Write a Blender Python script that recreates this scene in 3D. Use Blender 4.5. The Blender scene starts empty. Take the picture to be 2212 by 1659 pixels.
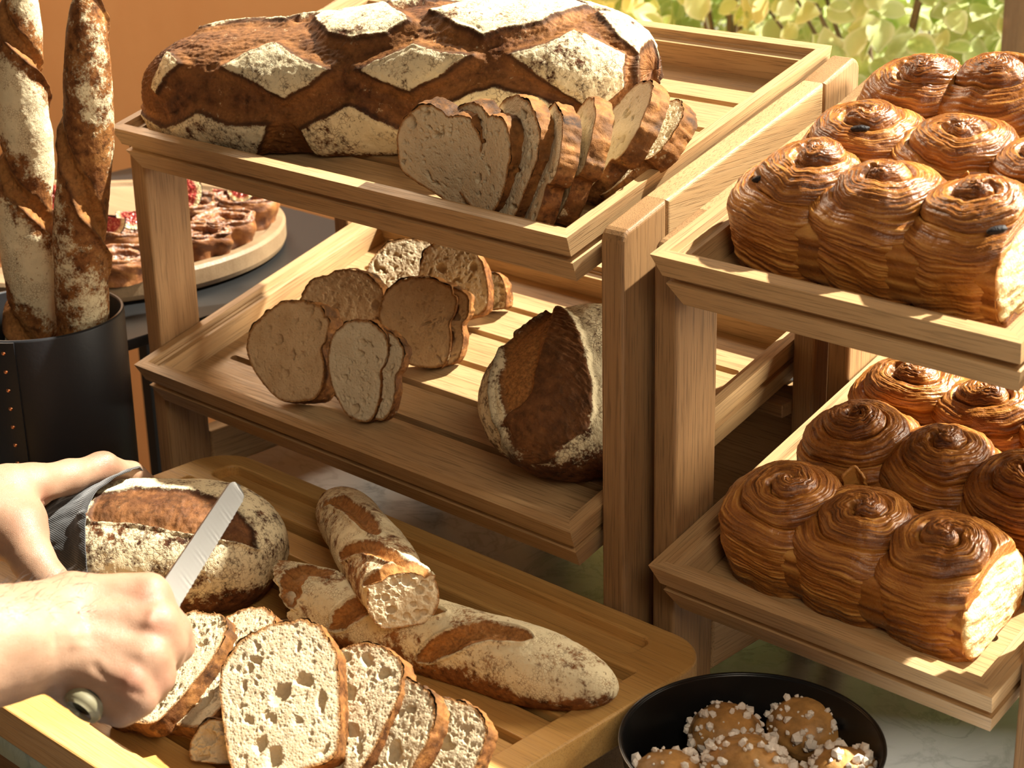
import bpy, math, random
import numpy as np
from mathutils import Vector, Matrix
W, H = 2212, 1659
PI = math.pi
# ---------------------------------------------------------------- camera model (solved from the rack's edges)
CAM = np.array([1.3654, -0.8907, 0.7366]); YAW, PITCH, ROLL, FPX = -0.7746, 0.3648, 0.0240, 3913.32
def cam_axes():
    f = np.array([math.sin(YAW)*math.cos(PITCH), math.cos(YAW)*math.cos(PITCH), -math.sin(PITCH)])
    r = np.cross(f, [0, 0, 1]); r /= np.linalg.norm(r); d = np.cross(f, r)
    return np.array([math.cos(ROLL)*r+math.sin(ROLL)*d, -math.sin(ROLL)*r+math.cos(ROLL)*d, f])
CR = cam_axes()
def proj(P):
    q = (np.atleast_2d(P)-CAM) @ CR.T
    return np.stack([W/2+FPX*q[:, 0]/q[:, 2], H/2+FPX*q[:, 1]/q[:, 2]], 1)
def ray(u, v):
    return CR.T @ np.array([(u-W/2)/FPX, (v-H/2)/FPX, 1.])
def at(u, v, d):
    """the point seen at (u, v) at depth d metres along the optical axis"""
    return CAM + ray(u, v)*d
class Plane:
    """a support surface: origin o, axes x (along the front), s (towards the back), n (up from it)"""
    def __init__(self, o, tilt=0.):
        self.o = np.array(o, float); c, s = math.cos(tilt), math.sin(tilt)
        self.x = np.array([1., 0, 0]); self.s = np.array([0, c, s]); self.n = np.array([0, -s, c])
        self.M = np.stack([self.x, self.s, self.n], 1)
    def pick(self, u, v, h=0.):
        d = ray(u, v); p0 = self.o+self.n*h
        t = (self.n @ (p0-CAM))/(self.n @ d); return CAM+t*d
    def local(self, P): return (np.asarray(P)-self.o) @ self.M
    def world(self, p): return self.o + np.asarray(p) @ self.M.T
# ---------------------------------------------------------------- numpy noise
def _h(i, j, k, seed):
    n = (i*374761393 + j*668265263 + k*2147483647 + seed*974634777) & 0xffffffff
    n = ((n ^ (n >> 13))*1274126177) & 0xffffffff
    n = ((n ^ (n >> 16))*2246822519) & 0xffffffff
    return (n ^ (n >> 15)) & 0xffffffff
def noise(p, seed=0):
    """gradient noise about -1..1 at points p (N,3)"""
    p = np.asarray(p, float); i = np.floor(p).astype(np.int64); f = p-i; w = f*f*f*(f*(f*6-15)+10)
    out = np.zeros(len(p))
    for dx in (0, 1):
        for dy in (0, 1):
            for dz in (0, 1):
                h = _h(i[:, 0]+dx, i[:, 1]+dy, i[:, 2]+dz, seed)
                a = (h & 0xffff)/65536.*2*PI; z = ((h >> 16) & 0xffff)/32768.-1; r = np.sqrt(np.maximum(0, 1-z*z))
                g = r*np.cos(a)*(f[:, 0]-dx)+r*np.sin(a)*(f[:, 1]-dy)+z*(f[:, 2]-dz)
                wx = w[:, 0] if dx else 1-w[:, 0]; wy = w[:, 1] if dy else 1-w[:, 1]; wz = w[:, 2] if dz else 1-w[:, 2]
                out += g*wx*wy*wz
    return out*1.6
def fbm(p, oct=4, seed=0, lac=2., gain=.5):
    p = np.asarray(p, float); a = 1.; s = 0.; t = 0.
    for o in range(oct):
        s = s+a*noise(p, seed+o*17); t += a; a *= gain; p = p*lac
    return s/t
def ridged(p, oct=4, seed=0):
    p = np.asarray(p, float); a = 1.; s = 0.; t = 0.
    for o in range(oct):
        s = s+a*(1-np.abs(noise(p, seed+o*17))); t += a; a *= .5; p = p*2.1
    return s/t
def sstep(a, b, x):
    t = np.clip((x-a)/(b-a), 0, 1); return t*t*(3-2*t)
def lerp(a, b, t): return a+(b-a)*t
def norm(v): v = np.asarray(v, float); return v/np.linalg.norm(v)
def poly_sdf(pts, poly):
    """signed distance (negative inside) of 2-D pts to a closed polygon"""
    P = np.asarray(poly, float); n = len(P); d = np.full(len(pts), 1e9); ins = np.zeros(len(pts), bool)
    for i in range(n):
        a, b = P[i], P[(i+1) % n]; e = b-a; w = pts-a
        t = np.clip((w @ e)/(e @ e+1e-12), 0, 1); q = w-t[:, None]*e; d = np.minimum(d, (q*q).sum(1))
        c = ((a[1] > pts[:, 1]) != (b[1] > pts[:, 1])) & (pts[:, 0] < (b[0]-a[0])*(pts[:, 1]-a[1])/(b[1]-a[1]+1e-15)+a[0])
        ins ^= c
    d = np.sqrt(d); return np.where(ins, -d, d)
def poly_line(pts, line):
    """distance of 2-D pts to an open polyline, and the parameter 0..1 along it"""
    P = np.asarray(line, float); d = np.full(len(pts), 1e9); tt = np.zeros(len(pts)); n = len(P)-1
    for i in range(n):
        a, b = P[i], P[i+1]; e = b-a; w = pts-a
        t = np.clip((w @ e)/(e @ e+1e-12), 0, 1); q = w-t[:, None]*e; dd = (q*q).sum(1)
        m = dd < d; d[m] = dd[m]; tt[m] = (i+t[m])/n
    return np.sqrt(d), tt
def spline(pts, n, closed=False):
    """Catmull-Rom through pts, n samples"""
    P = np.asarray(pts, float); m = len(P)
    if closed: t = np.linspace(0, m, n, endpoint=False)
    else: t = np.linspace(0, m-1, n)
    i = np.minimum(np.floor(t).astype(int), m-1 if closed else m-2); f = (t-i)[:, None]
    def g(k): return P[k % m] if closed else P[np.clip(k, 0, m-1)]
    a, b, c, d = g(i-1), g(i), g(i+1), g(i+2)
    return .5*((2*b)+(-a+c)*f+(2*a-5*b+4*c-d)*f*f+(-a+3*b-3*c+d)*f**3)
# ---------------------------------------------------------------- objects
COL = bpy.context.scene.collection
def tag(o, label=None, cat=None, group=None, kind=None):
    if label: o['label'] = label
    if cat: o['category'] = cat
    if group: o['group'] = group
    if kind: o['kind'] = kind
    return o
def empty(name, loc, label=None, cat=None, group=None, M=None):
    o = bpy.data.objects.new(name, None); COL.objects.link(o); o.empty_display_size = .02
    m = Matrix.Identity(4)
    if M is not None:
        for i in range(3):
            for j in range(3): m[i][j] = float(M[i][j])
    m.translation = Vector([float(x) for x in loc]); o.matrix_world = m
    return tag(o, label, cat, group)
def mesh(name, V, F, mat=None, parent=None, smooth=True, attrs=None, vattrs=None, mats=None, mat_idx=None, local=None):
    """V (N,3); F list of index tuples or an (M,k) int array. Vertices are in the parent's local space."""
    me = bpy.data.meshes.new(name); V = np.asarray(V, float)
    if isinstance(F, np.ndarray):
        k = F.shape[1]; me.vertices.add(len(V)); me.vertices.foreach_set('co', V.astype(np.float32).ravel())
        me.loops.add(F.size); me.loops.foreach_set('vertex_index', F.astype(np.int32).ravel())
        me.polygons.add(len(F)); me.polygons.foreach_set('loop_start', np.arange(0, F.size, k, dtype=np.int32))
        me.update(calc_edges=True)
    else:
        me.from_pydata(V.tolist(), [], [tuple(f) for f in F]); me.update()
    if smooth: me.polygons.foreach_set('use_smooth', np.ones(len(me.polygons), bool))
    for k, a in (attrs or {}).items():
        at_ = me.attributes.new(k, 'FLOAT', 'POINT'); at_.data.foreach_set('value', np.asarray(a, np.float32))
    for k, a in (vattrs or {}).items():
        at_ = me.attributes.new(k, 'FLOAT_VECTOR', 'POINT'); at_.data.foreach_set('vector', np.asarray(a, np.float32).ravel())
    for m in (mats or ([mat] if mat else [])): me.materials.append(m)
    if mat_idx is not None: me.polygons.foreach_set('material_index', np.asarray(mat_idx, np.int32))
    me.validate(); o = bpy.data.objects.new(name, me); COL.objects.link(o)
    if parent is not None: o.parent = parent
    return o
def grid_faces(nu, nv, wrap_v=False, wrap_u=False, flip=False):
    iu = np.arange(nu if wrap_u else nu-1); iv = np.arange(nv if wrap_v else nv-1)
    a, b = np.meshgrid(iu, iv, indexing='ij'); a = a.ravel(); b = b.ravel()
    a1 = (a+1) % nu; b1 = (b+1) % nv
    F = np.stack([a*nv+b, a1*nv+b, a1*nv+b1, a*nv+b1], 1)
    return F[:, ::-1] if flip else F
def merge(parts):
    """[(V, F list)] -> one V, F"""
    V = []; F = []; n = 0
    for v, f in parts:
        V.append(np.asarray(v, float)); F += [tuple(int(i)+n for i in q) for q in f]; n += len(v)
    return np.concatenate(V), F
def box(lo, hi, bev=0.):
    """box as (V, F); bev chamfers all edges"""
    lo = np.array(lo, float); hi = np.array(hi, float)
    if bev <= 0:
        V = np.array([[x, y, z] for x in (lo[0], hi[0]) for y in (lo[1], hi[1]) for z in (lo[2], hi[2])])
        return V, [(0, 1, 3, 2), (4, 6, 7, 5), (0, 4, 5, 1), (2, 3, 7, 6), (0, 2, 6, 4), (1, 5, 7, 3)]
    import bmesh
    V, F = box(lo, hi); bm = bmesh.new(); vs = [bm.verts.new(v) for v in V]
    for f in F: bm.faces.new([vs[i] for i in f])
    bmesh.ops.bevel(bm, geom=bm.edges[:], offset=bev, segments=3, affect='EDGES', profile=.5)
    bm.verts.index_update(); V2 = [list(v.co) for v in bm.verts]; F2 = [[v.index for v in f.verts] for f in bm.faces]; bm.free()
    return np.array(V2), F2
def grain(V, axis, seed=0):
    """wood coordinates: grain axis first, shifted so that no two boards look alike"""
    V = np.asarray(V, float); r = random.Random(seed*7+3); o = [r.uniform(-5, 5) for _ in range(3)]
    order = {'x': (0, 1, 2), 'y': (1, 0, 2), 'z': (2, 0, 1)}[axis]
    return V[:, order]+np.array(o)
_gs = [0]
def wood(name, VF, mat, axis, parent=None, smooth=False, seed=None):
    V, F = VF; _gs[0] += 1
    o = mesh(name, V, F, mat, parent, smooth, vattrs={'gc': grain(V, axis, seed if seed is not None else _gs[0])})
    return o
def plate(outer, holes, z0, z1, bev=0., res=3):
    """flat plate with holes from 2-D outlines, as (V, F)"""
    cu = bpy.data.curves.new('tmp', 'CURVE'); cu.dimensions = '2D'; cu.fill_mode = 'BOTH'
    for pl in [outer]+list(holes):
        sp = cu.splines.new('POLY'); sp.points.add(len(pl)-1); sp.use_cyclic_u = True
        for i, p in enumerate(pl): sp.points[i].co = (float(p[0]), float(p[1]), 0, 1)
    cu.extrude = (z1-z0)/2-bev; cu.bevel_depth = bev; cu.bevel_resolution = res; cu.offset = -bev
    ob = bpy.data.objects.new('tmp', cu); COL.objects.link(ob)
    dg = bpy.context.evaluated_depsgraph_get(); me = bpy.data.meshes.new_from_object(ob.evaluated_get(dg))
    V = np.array([v.co[:] for v in me.vertices]); F = [tuple(p.vertices) for p in me.polygons]
    V[:, 2] += (z0+z1)/2
    bpy.data.objects.remove(ob); bpy.data.curves.remove(cu); bpy.data.meshes.remove(me)
    return V, F
def rrect(x0, y0, x1, y1, r, n=8, cw=False):
    P = []
    for cx, cy, a in ((x1-r, y1-r, 0), (x0+r, y1-r, PI/2), (x0+r, y0+r, PI), (x1-r, y0+r, 1.5*PI)):
        for i in range(n+1):
            t = a+PI/2*i/n; P.append((cx+r*math.cos(t), cy+r*math.sin(t)))
    return P[::-1] if cw else P
def lathe(prof, n=64):
    """(r, z) profile turned round z, as V, F array; ends with r=0 are fine"""
    P = np.asarray(prof, float); a = np.linspace(0, 2*PI, n, endpoint=False)
    V = np.stack([P[:, None, 0]*np.cos(a), P[:, None, 0]*np.sin(a), np.repeat(P[:, 1:2], n, 1)], 2).reshape(-1, 3)
    return V, grid_faces(len(P), n, wrap_v=True)
def tube(path, rad, n=12, cap=True):
    """tube along a path (M,3) with radius scalar or (M,)"""
    P = np.asarray(path, float); m = len(P); R = np.broadcast_to(rad, (m,)).astype(float)
    T = np.gradient(P, axis=0); T /= np.linalg.norm(T, axis=1)[:, None]
    up = np.array([0, 0, 1.]) if abs(T[0, 2]) < .9 else np.array([1., 0, 0]); a = np.linspace(0, 2*PI, n, endpoint=False)
    V = []
    for i in range(m):
        s = np.cross(T[i], up); s /= np.linalg.norm(s); up = np.cross(s, T[i])
        V.append(P[i]+R[i]*(np.cos(a)[:, None]*s+np.sin(a)[:, None]*up))
    V = np.concatenate(V); F = [tuple(q) for q in grid_faces(m, n, wrap_v=True)]
    if cap: F += [tuple(range(n))[::-1], tuple(range((m-1)*n, m*n))]
    return V, F
def copy_tree(o, parent=None):
    c = o.copy(); COL.objects.link(c)
    if parent is not None: c.parent = parent
    for ch in list(o.children): copy_tree(ch, c)
    return c
def unit_normals(V, F):
    n = np.zeros_like(V); a, b, c = V[F[:, 0]], V[F[:, 1]], V[F[:, 2]]
    fn = np.cross(b-a, c-a)
    if F.shape[1] == 4: fn = np.cross(V[F[:, 2]]-V[F[:, 0]], V[F[:, 3]]-V[F[:, 1]])
    for k in range(F.shape[1]): np.add.at(n, F[:, k], fn)
    return n/(np.linalg.norm(n, axis=1)[:, None]+1e-12)
def pick_uv(Pw, Nw, pix):
    """for every pixel the index of the grid point of a surface that is seen there (nearest, facing the camera)"""
    q = proj(Pw); ok = ((CAM-Pw)*Nw).sum(1) > 0; idx = np.where(ok)[0]; out = []
    for u, v in pix:
        d = (q[idx, 0]-u)**2+(q[idx, 1]-v)**2; out.append(idx[np.argmin(d)])
    return np.array(out)
# ---------------------------------------------------------------- materials
class NT:
    def __init__(self, name):
        self.m = bpy.data.materials.new(name); self.m.use_nodes = True; self.t = self.m.node_tree; self.t.nodes.clear()
        self.out = self.n('ShaderNodeOutputMaterial'); self.b = self.n('ShaderNodeBsdfPrincipled')
        self.l(self.b.outputs[0], self.out.inputs[0])
    def n(self, ty, **kw):
        x = self.t.nodes.new(ty)
        for k, v in kw.items(): setattr(x, k, v)
        return x
    def l(self, a, b): self.t.links.new(a, b)
    def set(self, inp, v):
        if isinstance(v, (int, float)): inp.default_value = v
        elif isinstance(v, tuple): inp.default_value = v if len(v) == len(inp.default_value) else v+(1.,)
        else: self.l(v, inp)
    def coord(self, kind='Object'):
        return self.n('ShaderNodeTexCoord').outputs[kind]
    def attr(self, name, fac=True):
        a = self.n('ShaderNodeAttribute'); a.attribute_name = name; return a.outputs['Fac' if fac else 'Vector']
    def mapping(self, v, scale=(1, 1, 1), loc=(0, 0, 0)):
        m = self.n('ShaderNodeMapping'); self.l(v, m.inputs[0]); m.inputs['Scale'].default_value = scale; m.inputs['Location'].default_value = loc; return m.outputs[0]
    def noise(self, v, scale, detail=4, rough=.55, dist=0.):
        x = self.n('ShaderNodeTexNoise'); self.l(v, x.inputs['Vector']); x.inputs['Scale'].default_value = scale
        x.inputs['Detail'].default_value = detail; x.inputs['Roughness'].default_value = rough; x.inputs['Distortion'].default_value = dist; return x.outputs[0]
    def vor(self, v, scale, feature='F1', rand=1.):
        x = self.n('ShaderNodeTexVoronoi'); x.feature = feature; self.l(v, x.inputs['Vector']); x.inputs['Scale'].default_value = scale
        x.inputs['Randomness'].default_value = rand; return x.outputs[0]
    def ramp(self, f, stops, interp='LINEAR'):
        r = self.n('ShaderNodeValToRGB'); self.l(f, r.inputs[0]); r.color_ramp.interpolation = interp; e = r.color_ramp.elements
        while len(e) < len(stops): e.new(.5)
        for k, (p, c) in zip(e, stops):
            k.position = p; k.color = (c if isinstance(c, tuple) else (c, c, c))+(1.,) if not (isinstance(c, tuple) and len(c) == 4) else c
        return r.outputs[0]
    def math(self, op, a, b=None, clamp=False):
        x = self.n('ShaderNodeMath', operation=op, use_clamp=clamp); self.set(x.inputs[0], a)
        if b is not None: self.set(x.inputs[1], b)
        return x.outputs[0]
    def mapr(self, v, a, b, c=0., d=1.):
        x = self.n('ShaderNodeMapRange'); self.l(v, x.inputs[0])
        for i, k in enumerate((a, b, c, d)): x.inputs[1+i].default_value = k
        return x.outputs[0]
    def mix(self, f, a, b, mode='MIX'):
        x = self.n('ShaderNodeMix', data_type='RGBA', blend_type=mode); self.set(x.inputs[0], f); self.set(x.inputs[6], a); self.set(x.inputs[7], b); return x.outputs[2]
    def bump(self, h, strength=.3, dist=.001, nrm=None):
        x = self.n('ShaderNodeBump'); x.inputs['Strength'].default_value = strength; x.inputs['Distance'].default_value = dist; self.l(h, x.inputs['Height'])
        if nrm is not None: self.l(nrm, x.inputs['Normal'])
        return x.outputs[0]
    def fin(self, col=None, rough=None, nrm=None, spec=None, metal=None, **kw):
        b = self.b
        if col is not None: self.set(b.inputs['Base Color'], col)
        if rough is not None: self.set(b.inputs['Roughness'], rough)
        if nrm is not None: self.l(nrm, b.inputs['Normal'])
        if spec is not None: b.inputs['Specular IOR Level'].default_value = spec
        if metal is not None: b.inputs['Metallic'].default_value = metal
        for k, v in kw.items(): self.set(b.inputs[k], v)
        return self.m
def make_wood(name, light, mid, dark, pore=.5, rough=.5):
    t = NT(name); g = t.attr('gc', False)
    big = t.noise(t.mapping(g, (.9, 26, 26)), 1., 3, .55, .6)
    fine = t.noise(t.mapping(g, (6, 420, 420)), 1., 3, .6)
    por = t.noise(t.mapping(g, (24, 1150, 1150)), 1., 2, .5)
    c = t.ramp(big, [(.22, dark), (.46, mid), (.75, light)])
    c = t.mix(t.mapr(fine, .3, .7, 0., .55), c, t.mix(.5, c, dark), 'MIX')
    pm = t.mapr(por, .53, .63, 0., pore)
    c = t.mix(pm, c, tuple(x*.42 for x in dark))
    h = t.math('SUBTRACT', t.math('MULTIPLY', fine, .6), pm)
    return t.fin(c, t.mapr(fine, .3, .7, rough-.06, rough+.1), t.bump(h, .35, .0006), .35)
OAK = make_wood('oak', (.52, .345, .175), (.44, .275, .125), (.34, .195, .08), .5)
OAKD = make_wood('oak_dark', (.37, .215, .095), (.30, .165, .068), (.21, .108, .042), .5)
BAMBOO = make_wood('bamboo', (.63, .38, .13), (.54, .30, .09), (.40, .20, .05), .35, .42)
PALEWOOD = make_wood('pale_wood', (.27, .185, .10), (.23, .15, .08), (.18, .11, .055), .3)
def make_crust(name, c_dark, c_mid, c_light, flour_col=(.74, .63, .40), open_col=(.50, .22, .06), crack=260., spec=.15):
    """baked crust. attributes: flour (dusting), open (torn score), dark (scorched edge)"""
    t = NT(name); co = t.attr('bc', False)
    fl, op, dk = t.attr('flour'), t.attr('open'), t.attr('dark')
    n1 = t.noise(co, 45, 5, .62); n2 = t.noise(co, 420, 4, .6); n3 = t.noise(co, 1500, 2, .5)
    base = t.ramp(n1, [(.30, c_dark), (.5, c_mid), (.72, c_light)])
    base = t.mix(t.mapr(n2, .35, .7, 0., .6), base, c_dark)
    bl = t.noise(co, 150, 4, .6); base = t.mix(t.mapr(bl, .50, .66, 0., .8), base, tuple(x*.42 for x in c_dark)); base = t.mix(t.mapr(bl, .30, .42, .55, 0.), base, c_light)
    oc = t.mix(t.mapr(n2, .35, .68), tuple(x*.45 for x in open_col), open_col)
    base = t.mix(op, base, oc)
    # dusting breaks up into cracked flakes
    ck = t.vor(co, crack, 'DISTANCE_TO_EDGE'); wob = t.noise(co, 90, 5, .65)
    grain_ = t.math('ADD', t.mapr(n2, .3, .7, -.35, .35), t.mapr(wob, .3, .7, -.55, .55))
    m = t.math('ADD', t.math('MULTIPLY', fl, 2.1), t.math('SUBTRACT', grain_, .65))
    ckm = t.math('MAXIMUM', t.mapr(ck, .0, .10, .30, 1.), t.mapr(t.noise(co, 55, 3, .6), .36, .52)); spk = t.mapr(t.noise(co, 260, 3, .7), .62, .70, 1., .25)
    m = t.math('MULTIPLY', t.math('MULTIPLY', t.mapr(m, .0, .55), ckm, True), spk, True)
    fc = t.mix(t.mapr(n1, .3, .7), tuple(x*.86 for x in flour_col), flour_col)
    c = t.mix(m, base, fc)
    dm = t.math('MULTIPLY', dk, t.mapr(n2, .25, .6, .55, 1.), True)
    c = t.mix(dm, c, (.030, .015, .008))
    h = t.math('ADD', t.math('MULTIPLY', n2, .8), t.math('MULTIPLY', m, .35)); h = t.math('ADD', h, t.math('MULTIPLY', n3, .3))
    r = t.mapr(m, 0., 1., .66, .92)
    return t.fin(c, r, t.bump(h, .55, .0012), spec)
CRUST = make_crust('crust_brown', (.050, .018, .008), (.125, .047, .017), (.25, .105, .036), open_col=(.40, .17, .048))
CRUST_BAG = make_crust('crust_baguette', (.12, .042, .013), (.26, .105, .03), (.42, .20, .06), crack=480.)
CRUST_SLICE = make_crust('crust_slice', (.075, .028, .010), (.20, .078, .022), (.40, .18, .05))
def make_crumb(name, c1, c2, hole):
    t = NT(name); co = t.attr('bc', False); e = t.attr('edge'); hd = t.attr('pit')
    n1 = t.noise(co, 60, 4, .6); n2 = t.noise(co, 500, 4, .6)
    v = t.vor(t.mapping(co, (1, 1, 1)), 420, 'F1'); v2 = t.vor(co, 900, 'F1')
    c = t.mix(t.mapr(n1, .3, .7), c2, c1)
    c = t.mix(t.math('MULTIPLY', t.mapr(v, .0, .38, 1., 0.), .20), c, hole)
    c = t.mix(t.math('MULTIPLY', hd, .28, True), c, hole)  # shade in the holes painted into the crumb colour
    ec = t.mix(t.mapr(n2, .35, .65), (.16, .065, .02), (.40, .20, .06))
    c = t.mix(e, c, ec)
    h = t.math('ADD', t.mapr(v, 0., .5), t.math('MULTIPLY', t.mapr(v2, 0., .5), .4)); h = t.math('ADD', h, t.math('MULTIPLY', n2, .8))
    return t.fin(c, .75, t.bump(h, .45, .0010), .25)
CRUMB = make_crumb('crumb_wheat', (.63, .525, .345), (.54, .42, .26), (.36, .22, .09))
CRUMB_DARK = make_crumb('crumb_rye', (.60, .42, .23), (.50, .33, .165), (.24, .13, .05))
def make_brioche():
    t = NT('brioche_glaze'); co = t.attr('bc', False); la = t.attr('lam'); gr = t.attr('groove'); tp = t.attr('bake')
    n1 = t.noise(co, 40, 4, .6); n2 = t.noise(co, 380, 4, .62); n3 = t.noise(co, 1100, 3, .6)
    f = t.math('ADD', t.math('MULTIPLY', la, .78), t.math('MULTIPLY', n1, .22))
    gold = t.ramp(f, [(.28, (.22, .068, .012)), (.46, (.38, .135, .023)), (.60, (.50, .21, .042)), (.76, (.66, .34, .085))])
    brown = t.ramp(f, [(.28, (.060, .017, .004)), (.48, (.14, .042, .008)), (.60, (.22, .072, .014)), (.76, (.34, .135, .028))])
    c = t.mix(tp, gold, brown)
    c = t.mix(gr, c, (.50, .235, .055))
    h = t.math('ADD', t.math('MULTIPLY', n2, .8), t.math('MULTIPLY', n3, .35)); h = t.math('ADD', h, t.math('MULTIPLY', la, .9))
    return t.fin(c, t.mapr(n2, .3, .7, .22, .42), t.bump(h, .5, .0011), .5)
BRIOCHE = make_brioche()
def make_brioche_crumb():
    t = NT('brioche_crumb'); co = t.attr('bc', False); e = t.attr('edge'); n = t.noise(t.mapping(co, (60, 60, 200)), 1., 5, .62); n2 = t.noise(co, 500, 4, .6)
    c = t.ramp(n, [(.3, (.62, .43, .17)), (.6, (.82, .67, .36)), (.8, (.90, .79, .50))])
    c = t.mix(e, c, (.50, .22, .05))
    return t.fin(c, .6, t.bump(t.math('ADD', n, n2), .5, .002), .3)
BRICRUMB = make_brioche_crumb()
def plain(name, col, rough=.5, metal=0., spec=.5, bscale=None, bstr=.2, var=0., vscale=30):
    t = NT(name); co = t.coord(); c = col; n = None
    if var:
        nn = t.noise(co, vscale, 4, .6); c = t.mix(t.mapr(nn, .3, .7), tuple(x*(1-var) for x in col), col)
    if bscale: n = t.bump(t.noise(co, bscale, 4, .6), bstr, .001)
    return t.fin(c, rough, n, spec, metal)
BLACK_METAL = plain('black_metal', (.009, .009, .009), .42, 0., .3, 300, .08)
BLACK_LEATHER = plain('black_leather', (.011, .011, .013), .45, 0., .3, 260, .12)
COPPER = plain('copper', (.72, .30, .14), .3, 1.)
STEEL = plain('steel', (.42, .41, .39), .30, 1., .5)
BLACK_ENAMEL = plain('black_enamel', (.006, .006, .006), .30, 0., .35)
RIM_WORN = plain('worn_rim', (.25, .25, .25), .35, 1.)
KNIFE_HANDLE = plain('knife_handle', (.012, .022, .017), .3)
RAISIN = plain('raisin', (.012, .008, .008), .5, 0., .25, 500, .8)
NIB = plain('pearl_sugar', (.80, .72, .62), .35, 0., .4, 900, .4)
CHOUX = plain('choux_crust', (.62, .32, .095), .5, 0., .4, 220, .5, .62, 70)
def make_marble(name, c1, c2, vein):
    t = NT(name); co = t.coord('Generated') if False else t.coord()
    n = t.noise(co, 5, 6, .65, 1.2); n2 = t.noise(co, 13, 5, .6, 2.)
    c = t.ramp(n, [(.3, c2), (.55, c1)]); v = t.mapr(t.math('ABSOLUTE', t.math('SUBTRACT', n2, .5)), 0., .045, 1., 0.)
    c = t.mix(t.math('MULTIPLY', v, t.mapr(n, .35, .6, 1., .0), True), c, vein)
    return t.fin(c, .28, None, .5)
MARBLE = make_marble('marble', (.36, .37, .38), (.22, .23, .245), (.09, .095, .105))
MARBLE_G = make_marble('marble_green', (.34, .40, .27), (.22, .28, .18), (.10, .13, .09))
def make_wall():
    t = NT('painted_wall'); co = t.coord(); n = t.noise(co, 6, 4, .6); n2 = t.noise(co, 180, 3, .5)
    return t.fin(t.mix(t.mapr(n, .3, .7), (.80, .40, .160), (.86, .455, .19)), .8, t.bump(n2, .08, .001), .2)
WALL = make_wall()
def make_skin():
    t = NT('skin'); co = t.coord(); n = t.noise(co, 35, 4, .6); n2 = t.noise(co, 700, 4, .65); v = t.vor(co, 900, 'DISTANCE_TO_EDGE'); rd = t.attr('red')
    c = t.mix(t.mapr(n, .3, .7), (.27, .155, .092), (.34, .205, .13))
    c = t.mix(t.math('MULTIPLY', rd, .55, True), c, (.28, .10, .06))
    h = t.math('ADD', t.math('MULTIPLY', n2, .7), t.mapr(v, 0., .12))
    return t.fin(c, t.mapr(n2, .3, .7, .40, .56), t.bump(h, .22, .0008), .4, **{'Subsurface Weight': .18, 'Subsurface Radius': (.012, .005, .003), 'Subsurface Scale': .6})
SKIN = make_skin()
NAIL = plain('nail', (.80, .56, .44), .25)
ARMHAIR = plain('arm_hair', (.03, .02, .015), .5)
def make_cloth():
    t = NT('black_cloth'); co = t.coord(); w1 = t.n('ShaderNodeTexWave'); t.l(co, w1.inputs[0]); w1.inputs['Scale'].default_value = 260; w1.bands_direction = 'DIAGONAL'
    n = t.noise(co, 600, 3, .6)
    return t.fin(t.mix(n, (.012, .012, .013), (.035, .034, .033)), .85, t.bump(t.math('ADD', w1.outputs[0], n), .35, .0006), .2, **{'Sheen Weight': .35, 'Sheen Roughness': .5})
CLOTH = make_cloth()
def make_leaf():
    t = NT('hedge_leaf'); co = t.attr('lc', False); r = t.attr('lr'); e = t.attr('le'); n = t.noise(co, 9, 4, .6)
    g = t.mix(t.mapr(n, .35, .65), (.26, .44, .06), (.48, .62, .16))
    g = t.mix(r, g, (.68, .72, .34)); c = t.mix(t.mapr(e, .45, .85), g, (.88, .88, .62))
    m = t.fin(c, .45, None, .4)
    tr = t.n('ShaderNodeBsdfTranslucent'); t.set(tr.inputs[0], c); ms = t.n('ShaderNodeMixShader'); ms.inputs[0].default_value = .4
    t.l(t.b.outputs[0], ms.inputs[1]); t.l(tr.outputs[0], ms.inputs[2]); t.l(ms.outputs[0], t.out.inputs[0]); return m
LEAF = make_leaf()
STEM = plain('stem', (.16, .10, .05), .7)
FIG_SKIN = plain('fig_skin', (.020, .010, .022), .4)
def make_fig():
    t = NT('fig_flesh'); co = t.coord(); r = t.attr('fr'); v = t.vor(co, 420, 'F1'); n = t.noise(co, 200, 4, .6)
    c = t.mix(t.mapr(v, .1, .5), (.72, .30, .16), (.36, .035, .03)); c = t.mix(t.mapr(r, .72, .84), c, (.80, .66, .36)); c = t.mix(t.mapr(r, .95, .99), c, (.05, .02, .04))
    return t.fin(c, .3, t.bump(v, .6, .002), .5)
FIG = make_fig()
def make_pastry():
    t = NT('danish_pastry'); co = t.attr('bc', False); la = t.attr('lam'); n = t.noise(co, 60, 4, .6); n2 = t.noise(co, 300, 5, .65)
    c = t.ramp(t.math('ADD', t.math('MULTIPLY', la, .5), t.math('MULTIPLY', n, .5)), [(.3, (.09, .028, .009)), (.55, (.21, .075, .02)), (.8, (.34, .15, .04))])
    geo = t.n('ShaderNodeNewGeometry'); sx = t.n('ShaderNodeSeparateXYZ'); t.l(geo.outputs['Normal'], sx.inputs[0])
    su = t.math('MULTIPLY', t.mapr(n2, .50, .72), t.attr('sugar'), True)
    c = t.mix(su, c, (.78, .74, .70))
    return t.fin(c, .5, t.bump(t.math('ADD', n2, la), .5, .0015), .4)
PASTRY = make_pastry()
GLASS_DARK = plain('dark_panel', (.02, .018, .016), .5)
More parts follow.
